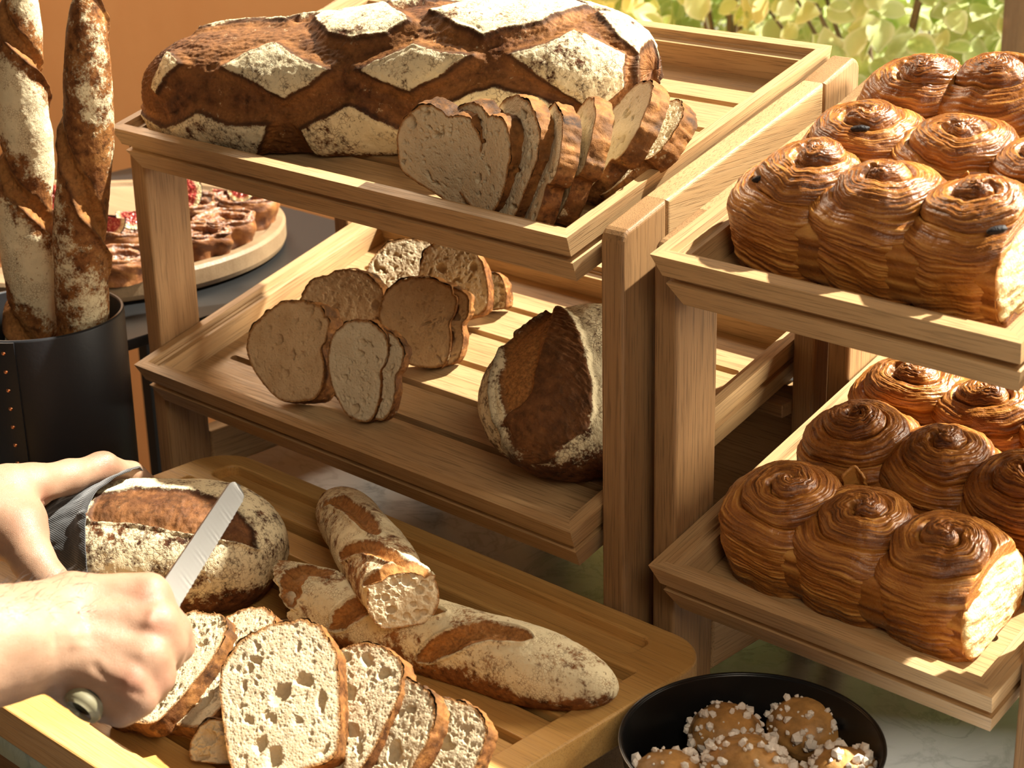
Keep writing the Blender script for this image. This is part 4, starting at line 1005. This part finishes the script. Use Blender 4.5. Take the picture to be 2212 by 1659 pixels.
brioche(F4, 'front brioche loaf of three coils on the lower right tray, cut to the crumb', [
    (.0675, .079, .0450, .0420, .081, .047, 2.4, 1, (.012, -.002), .36, .008),
    (.1300, .079, .0470, .0420, .080, .045, 2.2, 1, (.010, -.002), .48, .010),
    (.2000, .079, .0480, .0420, .081, .047, 2.3, -1, (.008, -.004), .46, .009)], cut=.2350, seed=71,
    flakes=[([(.098, .112, .058), (.104, .120, .063), (.112, .118, .056)], .016)])
brioche(F4, 'middle brioche loaf of pointed coils on the lower right tray', [
    (.0760, .166, .0470, .0420, .084, .047, 2.6, -1, (.004, -.002), .54, .009),
    (.1440, .167, .0450, .0420, .084, .046, 2.2, 1, (.004, -.002), .62, .010),
    (.2110, .163, .0450, .0420, .082, .047, 2.3, 1, (.004, -.004), .52, .010)], seed=91)
brioche(F4, 'rear brioche loaf of the lower right tray, half hidden under the upper tray', [
    (.0730, .238, .0460, .0380, .080, .048, 2.2, 1, (.006, -.004), .46, .011),
    (.1420, .238, .0460, .0380, .080, .048, 2.2, -1, (.004, -.004), .46, .011),
    (.2120, .238, .0450, .0380, .078, .048, 2.2, 1, (.004, -.004), .46, .011)], seed=111)
# ---------------------------------------------------------------- hands: distance fields turned into one continuous skin
def surface_net(f, lo, hi, h):
    n = np.ceil((hi-lo)/h).astype(int)+1; xs = [lo[i]+h*np.arange(n[i]) for i in range(3)]
    G = np.stack(np.meshgrid(*xs, indexing='ij'), -1).reshape(-1, 3); D = f(G).reshape(n); S = D < 0
    # cells with a sign change
    c = [S[a:n[0]-1+a, b:n[1]-1+b, d:n[2]-1+d] for a in (0, 1) for b in (0, 1) for d in (0, 1)]; any_ = np.any(c, 0); all_ = np.all(c, 0); cell = any_ & ~all_
    ci = np.argwhere(cell); idx = -np.ones(cell.shape, int); idx[cell] = np.arange(len(ci)); acc = np.zeros((len(ci), 3)); cnt = np.zeros(len(ci))
    corners = [(0, 0, 0), (1, 0, 0), (0, 1, 0), (1, 1, 0), (0, 0, 1), (1, 0, 1), (0, 1, 1), (1, 1, 1)]
    for i in range(8):
        for ax in range(3):
            if corners[i][ax]: continue
            a = np.array(corners[i]); b = a.copy(); b[ax] = 1; pa, pb = ci+a, ci+b
            da, db = D[pa[:, 0], pa[:, 1], pa[:, 2]], D[pb[:, 0], pb[:, 1], pb[:, 2]]; m = (da < 0) != (db < 0)
            t = np.where(m, da/(da-db+1e-20), 0)[:, None]; acc += np.where(m[:, None], a+(b-a)*t, 0); cnt += m
    V = lo+h*(ci+acc/cnt[:, None]); F = []
    for ax in range(3):
        o1, o2 = [(1, 2), (2, 0), (0, 1)][ax]; sl = [slice(1, -1)]*3; sl[ax] = slice(0, n[ax]-1); sl2 = list(sl); sl2[ax] = slice(1, n[ax])
        A, B = S[tuple(sl)], S[tuple(sl2)]; e = np.argwhere(A != B); inside = A[e[:, 0], e[:, 1], e[:, 2]]
        e = e.copy(); off = np.ones(3, int); off[ax] = 0; e = e+off
        q = []
        for (p, r) in ((0, 0), (-1, 0), (-1, -1), (0, -1)):
            w = e.copy(); w[:, o1] += p; w[:, o2] += r; q.append(idx[w[:, 0], w[:, 1], w[:, 2]])
        q = np.stack(q, 1); q[~inside] = q[~inside][:, ::-1]; F.append(q[(q >= 0).all(1)])
    return V, np.concatenate(F)
def caps_field(C, k):
    def f(P):
        s = np.zeros(len(P))
        for a, b, ra, rb in C:
            ab = b-a; t = np.clip(((P-a) @ ab)/(ab @ ab+1e-12), 0, 1); d = np.linalg.norm(P-a-t[:, None]*ab, axis=1)-(ra+(rb-ra)*t); s += np.exp(np.clip(-d/k, -60, 60))
        return -k*np.log(s+1e-30)
    return f
def px(p): return at(*p)
def chain(pts, rad): return [(px(pts[i]), px(pts[i+1]), rad[i], rad[i+1]) for i in range(len(pts)-1)]
def smooth(V, F, it=2):
    for _ in range(it):
        acc = np.zeros_like(V); c = np.zeros(len(V))
        for i in range(4):
            a, b = F[:, i], F[:, (i+1) % 4]; np.add.at(acc, a, V[b]); np.add.at(c, a, 1); np.add.at(acc, b, V[a]); np.add.at(c, b, 1)
        V = V*.45+.55*acc/c[:, None]
    return V
def skin_mesh(name, C, k, parent, ridges, h=.0019, reds=(), origin=(0, 0, 0)):
    lo = np.min([np.minimum(a, b)-max(ra, rb) for a, b, ra, rb in C], 0)-.008; hi = np.max([np.maximum(a, b)+max(ra, rb) for a, b, ra, rb in C], 0)+.008
    V, F = surface_net(caps_field(C, k), lo, hi, h); V = smooth(V, F, 2); N = unit_normals(V, F)
    # subdivide once for the fine relief
    d = np.zeros(len(V))
    for pts, w, amp in ridges:
        L = spline([px(p) for p in pts], 24) if len(pts) > 2 else np.array([px(p) for p in pts])
        m = np.full(len(V), 1e9)
        for i in range(len(L)-1):
            a, b = L[i], L[i+1]; ab = b-a; t = np.clip(((V-a) @ ab)/(ab @ ab+1e-12), 0, 1); m = np.minimum(m, np.linalg.norm(V-a-t[:, None]*ab, axis=1))
        d += amp*np.exp(-(m/w)**2)
    d += .0006*fbm(V*70, 3, 4); V = V+N*d[:, None]
    rd = np.zeros(len(V))
    for p, w in reds: rd = np.maximum(rd, np.exp(-(np.linalg.norm(V-px(p), axis=1)/w)**2))
    V = V-np.array(origin)
    return mesh(name, V, F, SKIN, parent, True, {'red': rd})
def nail(parent, p, ax, nrm, s=.0060):
    ax = norm(ax); nrm = norm(np.array(nrm)-ax*(np.array(nrm) @ ax)); sd = np.cross(ax, nrm); n = 10
    g = np.linspace(-1, 1, n); U, Vv = np.meshgrid(g, g, indexing='ij'); r = np.maximum(np.abs(U), np.abs(Vv)); k = np.where(r > 0, r/np.sqrt(U*U+Vv*Vv+1e-9), 1)**.55
    P = p+(U*k*s)[..., None]*ax+(Vv*k*s*.78)[..., None]*sd+(.0012*(1-(Vv*k)**2)-.0007)[..., None]*nrm
    return mesh('nail', P.reshape(-1, 3), grid_faces(n, n), NAIL, parent)
def person():
    o = px((-60, 1330, 1.2)); t = empty('person', (0, 0, 0), 'person with bare forearms slicing the napkin-wrapped loaf with a knife', 'person')
    KR = .885
    rchain = lambda pts, rad: chain([(p[0], p[1], p[2]*KR) for p in pts], [r*KR for r in rad])
    # ---- right hand, closed round the knife handle
    K1, K2, K3, K4 = (318, 1288, 1.196), (338, 1350, 1.184), (318, 1418, 1.172), (282, 1472, 1.163)
    C = rchain([(-420, 1475, 1.07), (-150, 1425, 1.118), (0, 1392, 1.150), (70, 1378, 1.165)], [.046, .043, .0365, .0330])
    C += rchain([(70, 1340, 1.172), (150, 1318, 1.190)], [.0240, .0230])+rchain([(60, 1412, 1.160), (140, 1412, 1.172)], [.0240, .0220])
    for W_, K_, r0, r1 in (((150, 1305, 1.195), K1, .0200, .0150), ((150, 1338, 1.184), K2, .0200, .0140), ((148, 1378, 1.176), K3, .0200, .0135), ((146, 1418, 1.170), K4, .0195, .0125)):
        C += rchain([W_, K_], [r0, r1])
    C += rchain([(190, 1330, 1.212), (270, 1350, 1.216), (250, 1440, 1.196)], [.0230, .0200, .0190])
    C += rchain([(120, 1425, 1.182), (180, 1468, 1.180), (232, 1490, 1.172)], [.0200, .0190, .0150])
    C += rchain([K1, (372, 1362, 1.207), (383, 1392, 1.222), (345, 1405, 1.243)], [.0130, .0112, .0104, .0090])
    C += rchain([K2, (361, 1392, 1.192), (356, 1420, 1.208), (310, 1440, 1.232)], [.0128, .0112, .0104, .0090])
    C += rchain([K3, (338, 1462, 1.178), (326, 1484, 1.190), (280, 1495, 1.215)], [.0122, .0108, .0100, .0088])
    C += rchain([K4, (300, 1510, 1.166), (262, 1534, 1.166), (226, 1538, 1.180)], [.0112, .0098, .0090, .0078])
    C += rchain([(170, 1305, 1.212), (255, 1290, 1.236), (322, 1292, 1.245)], [.0180, .0125, .0105])
    R = [([(150, 1322, 1.166), (235, 1318, 1.172), (312, 1285, 1.182)], .0045, .0010), ([(160, 1372, 1.152), (240, 1352, 1.158), (325, 1345, 1.168)], .0040, .0015),
         ([(160, 1392, 1.150), (240, 1395, 1.150), (305, 1412, 1.155)], .0038, .0012), ([(200, 1330, 1.16), (250, 1378, 1.155), (300, 1372, 1.160), (330, 1320, 1.172)], .0028, .0012),
         ([(350, 1312, 1.190), (362, 1342, 1.192), (366, 1372, 1.198)], .0042, -.0042), ([(336, 1384, 1.172), (346, 1404, 1.178), (352, 1428, 1.188)], .0040, -.0040), ([(306, 1448, 1.160), (322, 1470, 1.165), (328, 1494, 1.175)], .0038, -.0036),
         ([(205, 1440, 1.150), (230, 1466, 1.150), (300, 1500, 1.152)], .0030, -.0012), ([(150, 1460, 1.155), (215, 1482, 1.153), (262, 1478, 1.150)], .0022, -.0013), ([(110, 1345, 1.14), (125, 1400, 1.135)], .0040, -.0010)]
    ra = skin_mesh('right_arm', C, .0026, t, [([(p[0], p[1], p[2]*KR) for p in q], w*KR, m*KR) for q, w, m in R], h=.0017, reds=[((330, 1290, 1.185*KR), .014), ((370, 1370, 1.20*KR), .014), ((345, 1350, 1.17*KR), .012), ((330, 1470, 1.17*KR), .013), ((290, 1470, 1.15*KR), .011)])
    # ---- left hand, steadying the loaf through the napkin
    D = .06
    C = chain([(-480, 1165, 1.235), (-250, 1140, 1.285), (-90, 1125, 1.312)], [.044, .038, .0310])
    C += chain([(-90, 1095, 1.320), (20, 1062, 1.338), (72, 1048, 1.352)], [.0250, .0190, .0150]) + chain([(-90, 1150, 1.305), (5, 1130, 1.318)], [.0250, .0240])
    C += chain([(72, 1048, 1.352), (150, 1030, 1.380), (222, 1009, 1.408), (285, 1024, 1.440), (328, 1046, 1.456)], [.0150, .0120, .0106, .0086, .0062])
    C += chain([(10, 1075, 1.345), (60, 1062, 1.380), (150, 1040, 1.445), (215, 1056, 1.485), (245, 1095, 1.495)], [.0180, .0135, .0105, .0090, .0078])
    C += chain([(-10, 1105, 1.345), (40, 1085, 1.395), (100, 1075, 1.460), (160, 1105, 1.495)], [.0170, .0130, .0100, .0082])
    C += chain([(5, 1130, 1.318), (38, 1150, 1.308), (72, 1212, 1.290), (112, 1262, 1.282), (140, 1290, 1.285)], [.0240, .0200, .0140, .0120, .0095])
    C += chain([(20, 1085, 1.335), (45, 1120, 1.322)], [.0185, .0180])
    R = [([(205, 990, 1.398), (235, 992, 1.405)], .0060, .0010), ([(180, 1000, 1.388), (250, 1004, 1.41)], .0020, .0003), ([(60, 1090, 1.32), (105, 1085, 1.345), (112, 1070, 1.36)], .0030, -.0016),
         ([(0, 1075, 1.31), (60, 1065, 1.33)], .0050, .0012), ([(0, 1180, 1.29), (40, 1195, 1.285)], .0040, -.0016), ([(10, 1100, 1.30), (60, 1130, 1.30)], .0030, -.0010)]
    la = skin_mesh('left_arm', C, .0030, t, R, reds=[((222, 995, 1.40), .012), ((70, 1130, 1.30), .016), ((90, 1085, 1.34), .010)])
    nail(la, at(322, 1037, 1.4525), px((328, 1046, 1.456))-px((285, 1024, 1.440)), np.array([.1, -.2, 1.]), .0058)
    # fine dark hair on the right forearm
    rng = np.random.RandomState(4); parts = []
    Vr = np.array([v.co[:] for v in ra.data.vertices]); Nr = np.array([v.normal[:] for v in ra.data.vertices]); pr = proj(Vr)
    ok = np.where((pr[:, 0] > -150) & (pr[:, 0] < 205) & (Nr[:, 2] > .15) & (pr[:, 1] < 1330))[0]
    dirn = norm(px((205, 1262, 1.19*KR))-px((0, 1290, 1.15*KR)))
    for i in rng.choice(ok, 260):
        n = norm(Nr[i]+.4*rng.normal(size=3)); L_ = rng.uniform(.005, .011); d = norm(dirn+.55*n+.35*rng.normal(size=3)); p = Vr[i]-Nr[i]*.0003
        q = [p, p+d*L_*.5+n*L_*.12, p+d*L_]; v, f = tube(np.array(q), [.00009, .00007, .00002], 4, False); parts.append((v, f))
    V, F = merge(parts); h = mesh('arm_hair', V, F, ARMHAIR, ra); h['kind'] = 'stuff'
    return t
person()
def knife():
    heel, tip, butt = px((341, 1272, 1.076)), px((503, 1032, 1.165)), px((176, 1530, 1.026))
    ax = norm(tip-heel); b2 = norm(butt-heel); M = -ax
    t = empty('bread_knife', heel, 'long bread knife with a round-tipped steel blade held above the loaf', 'knife')
    # blade plane: its flat faces the camera obliquely, the edge hangs down and right
    vw = norm(CAM-(heel+tip)/2); edge = norm(px((395, 1300, 1.088))-heel); edge = norm(edge-ax*(edge @ ax)); fl = norm(np.cross(ax, edge))
    L = np.linalg.norm(tip-heel); wd = .0182; n = 60; u = np.linspace(0, 1, n); top = []; bot = []
    for x in u:
        e = 1.0 if x < .93 else math.sqrt(max(0, 1-((x-.93)/.07)**2))
        w = wd*(1-.18*x); c = w*.5; top.append((x*L, c-w*.5*e)); s = .0006*abs(math.sin(x*L/.0035*PI)) if .05 < x < .95 else 0; bot.append((x*L, c+w*.5*e-s))
    V = []
    th = .0010
    for (a, b) in zip(top, bot):
        V += [heel+ax*a[0]+edge*a[1]+fl*th, heel+ax*b[0]+edge*b[1], heel+ax*a[0]+edge*a[1]-fl*th]
    V = np.array(V)-heel; F = []
    for i in range(n-1):
        for j in range(3): F.append((i*3+j, i*3+(j+1) % 3, (i+1)*3+(j+1) % 3, (i+1)*3+j))
    F += [(0, 1, 2), (3*n-3, 3*n-1, 3*n-2)]
    mesh('blade', V, F, STEEL, t, False)
    c0 = heel+edge*.0085-ax*.004; c1 = butt; m = 30; P = spline([c0-ax*.014, c0-ax*.03, (c0+c1)/2, c1], m); r = np.interp(np.linspace(0, 1, m), [0, .15, .5, .85, .97, 1], [.0080, .0098, .0104, .0112, .0114, .0100])
    V, F = tube(P, r, 24); mesh('handle', V-heel, F, KNIFE_HANDLE, t)
    d = norm(P[-1]-P[-4]); V, F = tube(np.array([P[-1]-d*.006, P[-1]-d*.003, P[-1]+d*.001, P[-1]+d*.0022]), [.0117, .0121, .0115, .0080], 24); tag(mesh('end_cap', V-heel, F, plain('olive_cap', (.22, .20, .12), .4), t), 'olive end cap')
knife()
# ---------------------------------------------------------------- background: wall, window, hedge, pastry table
WY = .92
V, F = box((-4, WY, -.92), (-.40, WY+.15, 3.6)); struct('wall_back', V, F, WALL)
V, F = box((-.40, WY, -.92), (3.2, WY+.15, -.10)); struct('wall_sill', V, F, GLASS_DARK)
V, F = box((-.40, WY, 3.3), (3.2, WY+.15, 3.6)); struct('wall_lintel', V, F, WALL)
V, F = box((3.2, -3, -.92), (3.35, WY+.15, 3.6)); struct('wall_right', V, F, WALL)
V, F = box((-4.15, -3, -.92), (-4, WY+.15, 3.6)); struct('wall_left', V, F, WALL)
fr = merge([box((-.40, WY+.04, -.10), (-.355, WY+.11, 3.3)), box((3.155, WY+.04, -.10), (3.2, WY+.11, 3.3)), box((-.355, WY+.04, -.10), (3.155, WY+.11, -.055)), box((-.355, WY+.04, 3.255), (3.155, WY+.11, 3.3))])
win = mesh('window_1', *fr, BLACK_METAL, None, False); win['kind'] = 'structure'
def make_glass():
    t = NT('window_glass'); tr = t.n('ShaderNodeBsdfTransparent'); gl = t.n('ShaderNodeBsdfGlossy'); gl.inputs['Roughness'].default_value = .02; ms = t.n('ShaderNodeMixShader'); ms.inputs[0].default_value = .03
    t.l(tr.outputs[0], ms.inputs[1]); t.l(gl.outputs[0], ms.inputs[2]); t.l(ms.outputs[0], t.out.inputs[0]); return t.m
V, F = box((-.355, WY+.070, -.055), (3.155, WY+.076, 3.255)); pane = mesh('pane', V, F, make_glass(), win, False)
V, F = box((-6, WY+.15, -.98), (6, 9, -.92)); gm = struct('ground_outside', V, F, plain('garden_soil', (.20, .19, .11), .9, var=.5, vscale=8))
# ---- hedge of broad variegated leaves
def leaf_shape():
    n = 7; u = np.linspace(0, 1, n); w = .36*np.sin(PI*u**.8)**.8; V = []; e = []
    for i in range(n):
        for j, q in enumerate((-1, -.55, 0, .55, 1)):
            V.append((q*w[i], u[i]-.02*q*q, .10*abs(q)*w[i]*2-.28*(u[i]-.4)**2)); e.append(abs(q)*.75+.35*max(0, u[i]-.8)/.2)
    return np.array(V), grid_faces(n, 5), np.array(e)
LV, LF, LE = leaf_shape()
def shrub(label, c, rad, nl, size, seed, light):
    rng = np.random.RandomState(seed); t = empty('garden_shrub', c, label, 'shrub', 'leafy shrubs outside the window'); V, F, E, Rr, LC = [], [], [], [], []
    for i in range(nl):
        d = rng.normal(size=3); d /= np.linalg.norm(d); p = d*np.array(rad)*rng.uniform(.55, 1.)**.6; s = size*rng.uniform(.6, 1.25)
        z = norm(d*.6+np.array([0, -.55, .6])+.55*rng.normal(size=3)); x = norm(np.cross(z, rng.normal(size=3))); y = np.cross(z, x)
        V.append(p+(LV*s) @ np.stack([x, y, z])); F.append(LF+i*len(LV)); E.append(LE); Rr.append(np.full(len(LV), np.clip(light+.35*rng.normal(), 0, 1))); LC.append(LV+rng.uniform(-9, 9, 3))
    V = np.concatenate(V); mesh('foliage', V, np.concatenate(F), LEAF, t, True, {'le': np.concatenate(E), 'lr': np.concatenate(Rr)}, {'lc': np.concatenate(LC)})
    parts = []
    for i in range(9):
        d = rng.normal(size=3); d[2] = abs(d[2])*.6+.2; d = norm(d)*np.array(rad)*.85; parts.append(tube(np.array([[0, 0, -rad[2]*1.5], d*.4+[0, 0, -rad[2]*.5], d]), [.008, .005, .002], 6))
    Vs, Fs = merge(parts); mesh('stems', Vs, Fs, STEM, t)
rngh = np.random.RandomState(12)
SH = [(-.95, 1.75, .30, 'pale leafy shrub nearest the wall end of the window'), (-.60, 1.70, .20, 'leafy shrub outside straight behind the big loaf tray corner'), (-.25, 1.65, .22, 'variegated shrub outside behind the rear brioche, left part of the hedge'),
      (.10, 1.70, .24, 'bright green shrub outside at the right end of the hedge'), (-.80, 2.2, .05, 'shrub deeper in the garden behind the pale one'), (-.40, 2.2, .0, 'shrub deeper in the garden in the middle of the hedge'), (.0, 2.2, .0, 'dark leaved shrub deeper in the garden at the right'),
      (-1.3, 1.9, .25, 'shrub outside the window mostly hidden by the big loaf'), (.45, 1.9, .05, 'shrub outside beyond the right end of the hedge'), (-.45, 1.45, -.12, 'low shrub outside close under the window'), (-.05, 1.45, -.12, 'low shrub outside under the window behind the brioche')]
for i, (x, y, z, lb) in enumerate(SH): shrub(lb, (x, y, z), (.27, .24, .27) , 620, .056, 500+i, .75 if i != 6 else .25)
V, F = box((.128, 1.34, -.92), (.165, 1.36, .42)); wood('garden_stake', (V, F), PALEWOOD, 'z'); tag(bpy.data.objects['garden_stake'], 'pale wooden stake outside the window at the far right', 'stake')
# ---- side table with the pastry board
BC = CAM+ray(205, 490)*2.06/1.0; BR = .2155
def side_table():
    z = BC[2]-.028; t = empty('side_table', (BC[0], BC[1], -.92), 'black metal side table behind the bucket, carrying the round pastry board', 'table')
    x0, x1, y0, y1 = -.30, .285, -.20, .26; zz = z+.92
    V, F = box((x0, y0, zz-.012), (x1, y1, zz-.0004), .001); mesh('tabletop', V, F, BLACK_METAL, t, False)
    for x, y in ((x0+.012, y0+.012), (x1-.012, y0+.012), (x0+.012, y1-.012), (x1-.012, y1-.012)):
        V, F = box((x-.011, y-.011, 0), (x+.011, y+.011, zz-.0121), .001); mesh('leg', V, F, BLACK_METAL, t, False)
    V, F = box((x0+.03, y0+.030, .30), (x1-.03, y0+.036, zz-.013)); mesh('front_panel', V, F, MARBLE, t, False)
    for x in (x1-.02, x0+.3):
        V, F = tube(np.array([[x-.012, y0-.004, zz-.004], [x, y0-.008, zz-.002], [x+.012, y0-.004, zz-.004]]), .0025, 8); mesh('clip', V, F, STEEL, t)
    b = empty('serving_board', BC-np.array([0, 0, .0275]), 'round wooden serving board of fig pastries on the black side table', 'serving board')
    P = [(.0005, .0), (BR-.008, 0), (BR-.002, .003), (BR, .008), (BR, .024), (BR-.003, .0275), (BR-.014, .0275), (BR-.018, .0235), (BR-.020, .0225), (.0005, .0225)]
    V, F = lathe(P, 128); wood('board', (V, F), PALEWOOD, 'x', b, True); bpy.data.objects['board'].data.polygons.foreach_set('use_smooth', np.zeros(len(F), bool))
side_table()
PS = Plane(BC-np.array([0, 0, .005]))
def danish(u, v, R, hh, kind, seed, label):
    p = PS.pick(u, v); r = empty('fig_danish', p, label, 'pastry', 'fig pastries on the round board'); rng = np.random.RandomState(seed)
    nr, nt = 60, 90; a = np.linspace(0, 1, nr)[:, None]; th = np.linspace(0, 2*PI, nt, endpoint=False)[None]
    prof = np.where(a < .45, .62+.12*np.sin(a/.45*PI/2), np.where(a < .75, .74+.26*np.sin((a-.45)/.30*PI), 1.)*1.0); t2 = np.clip((a-.75)/.25, 0, 1)
    rho = np.where(a < .75, a/.75*.93, .93+.07*np.sin(t2*PI)-.05*t2); z = np.where(a < .75, np.where(a < .45, .60+.08*a, .64+.34*np.sin(np.clip((a-.45)/.30, 0, 1)*PI*.62)), .955*np.cos(t2*PI/2)**.8)
    lob = 1+(.10*np.cos(5*th+seed) if kind == 'knot' else .03*np.cos(3*th+seed)); X = (R*rho*lob*np.cos(th)).ravel(); Y = (R*rho*lob*np.sin(th)).ravel(); Z = (hh*z+0*th).ravel()
    V = np.stack([X, Y, Z], 1); TH = np.repeat(th, nr, 0).ravel(); A = np.repeat(a, nt, 1).ravel(); q = A*7-TH/(2*PI)*(2 if kind == 'knot' else 1); l = fbm(np.stack([q*2.2, np.cos(TH)*2+seed, np.sin(TH)*2], 1), 3, seed)
    n = unit_normals(V, grid_faces(nr, nt, wrap_v=True)); n *= np.sign((n[:, 2]*(A < .3)).sum()); V = V+n*(.0022*l+.0014*fbm(V*70+seed, 3, seed)+.0012*np.sin(q*2*PI))[:, None]; V[:, 2] = np.maximum(V[:, 2], 0)
    F = grid_faces(nr, nt, wrap_v=True); F = F if (unit_normals(V, F)*n).sum() > 0 else F[:, ::-1]
    mesh('dough', V, F, PASTRY, r, True, {'lam': np.clip(.5+l, 0, 1), 'sugar': np.clip(n[:, 2], 0, 1)*.65}, {'bc': V+seed})
    return r
def fig(parent, p, nrm, R, cut, seed):
    """fig wedge or round: flesh face towards nrm"""
    nrm = norm(nrm); x = norm(np.cross(nrm, [0, 0, 1.])+1e-6); y = np.cross(nrm, x); n, m = 14, 36; k = np.linspace(0, 1, n); th = np.linspace(0, 2*PI if cut == 'round' else PI, m, endpoint=cut != 'round')
    Fv = np.concatenate([p+kk*R*(np.cos(th)[:, None]*x+np.sin(th)[:, None]*y*1.05)+nrm*.0006*np.sin(9*th)[:, None]*(kk < .9) for kk in k]); mesh('fig_flesh', Fv, grid_faces(n, m, wrap_v=cut == 'round'), FIG, parent, True, {'fr': np.repeat(k, m)})
    Bk = np.concatenate([p+R*1.01*math.cos(q)*(np.cos(th)[:, None]*x+np.sin(th)[:, None]*y*1.05)-nrm*R*(.22 if cut == 'round' else .6)*math.sin(q) for q in np.linspace(0, PI/2, 9)]); mesh('fig_skin', Bk, grid_faces(9, m, wrap_v=cut == 'round'), FIG_SKIN, parent)
d = danish(160, 492, .040, .031, 'round', 1, 'fig pastry showing between the two standing baguettes'); fig(d, np.array([-.002, -.016, .036]), (.55, -.7, .45), .023, 'round', 1)
d = danish(288, 545, .042, .032, 'round', 2, 'fig pastry right behind the left rack post, topped with an upright wedge'); fig(d, np.array([-.012, -.020, .042]), (.4, -.9, .1), .022, 'half', 2); fig(d, np.array([.004, .006, .046]), (.5, -.5, .7), .022, 'half', 8)
d = danish(262, 600, .036, .028, 'round', 3, 'plain pastry at the near edge of the round board, left of the rack post')
d = danish(440, 552, .033, .030, 'knot', 4, 'sugar dusted knot pastry nearest the front right of the round board')
d = danish(492, 524, .034, .031, 'knot', 5, 'knot pastry second along the right edge of the round board')
d = danish(536, 484, .038, .036, 'round', 6, 'round pastry at the right rim of the board under the tray corner'); fig(d, np.array([-.032, -.006, .036]), (.3, -.8, .5), .019, 'half', 3); fig(d, np.array([-.012, .004, .042]), (.45, -.7, .5), .018, 'half', 4)
d = danish(414, 492, .040, .034, 'round', 7, 'pastry with a round fig slice right of the rack post'); fig(d, np.array([.004, -.014, .043]), (.45, -.75, .55), .026, 'round', 5)
d = danish(-15, 560, .040, .034, 'round', 9, 'pastry at the left edge of the round board')
# ---------------------------------------------------------------- light and camera
sc = bpy.context.scene
def sph(az, el): az, el = math.radians(az), math.radians(el); return np.array([math.sin(az)*math.cos(el), math.cos(az)*math.cos(el), math.sin(el)])
S = sph(28, 51)
sun = bpy.data.lights.new('sun', 'SUN'); sun.energy = 18.0; sun.angle = math.radians(1.0); sun.color = (1., .95, .83)
so = bpy.data.objects.new('sun', sun); COL.objects.link(so); so.rotation_euler = Vector(-S).to_track_quat('-Z', 'Y').to_euler()
# area lamp added just inside the back window, low daylight from the right
al = bpy.data.lights.new('window_daylight', 'AREA'); al.energy = 40; al.shape = 'RECTANGLE'; al.size = .55; al.size_y = .5; al.color = (1., .90, .72)
ao = bpy.data.objects.new('window_daylight', al); COL.objects.link(ao); ao.location = (1.42, .88, .66); ao.rotation_euler = (Vector((.3, .05, .2))-ao.location).to_track_quat('-Z', 'Y').to_euler()
fl = bpy.data.lights.new('room_fill', 'AREA'); fl.energy = 14; fl.size = .7; fl.color = (1., .87, .68)   # soft fill added up to the right of the camera
fo = bpy.data.objects.new('room_fill', fl); COL.objects.link(fo); fo.location = (1.95, -.95, 1.45); fo.rotation_euler = (Vector((.55, .05, .2))-fo.location).to_track_quat('-Z', 'Y').to_euler()
wl = bpy.data.lights.new('wall_fill', 'AREA'); wl.energy = 70; wl.size = .8; wl.color = (1., .82, .60)  # lamp added to brighten the orange wall
wo = bpy.data.objects.new('wall_fill', wl); COL.objects.link(wo); wo.location = (-1.5, .70, 1.9); wo.rotation_euler = (Vector((-1.30, .92, .40))-wo.location).to_track_quat('-Z', 'Y').to_euler()
w = bpy.data.worlds.new('world'); sc.world = w; w.use_nodes = True; nt = w.node_tree; bg = nt.nodes['Background']
bg.inputs[0].default_value = (1., .91, .78, 1); bg.inputs[1].default_value = .065
cam = bpy.data.cameras.new('camera'); co_ = bpy.data.objects.new('camera', cam); COL.objects.link(co_)
cam.sensor_width = 36; cam.sensor_fit = 'HORIZONTAL'; cam.lens = FPX/W*36; cam.clip_start = .05; cam.clip_end = 60
M = Matrix(((CR[0][0], -CR[1][0], -CR[2][0], CAM[0]), (CR[0][1], -CR[1][1], -CR[2][1], CAM[1]), (CR[0][2], -CR[1][2], -CR[2][2], CAM[2]), (0, 0, 0, 1)))
co_.matrix_world = M; sc.camera = co_
cam.dof.use_dof = True; cam.dof.focus_distance = 1.36; cam.dof.aperture_fstop = 14
sc.view_settings.view_transform = 'Standard'; sc.view_settings.look = 'None'; sc.view_settings.exposure = 0; sc.view_settings.gamma = 1
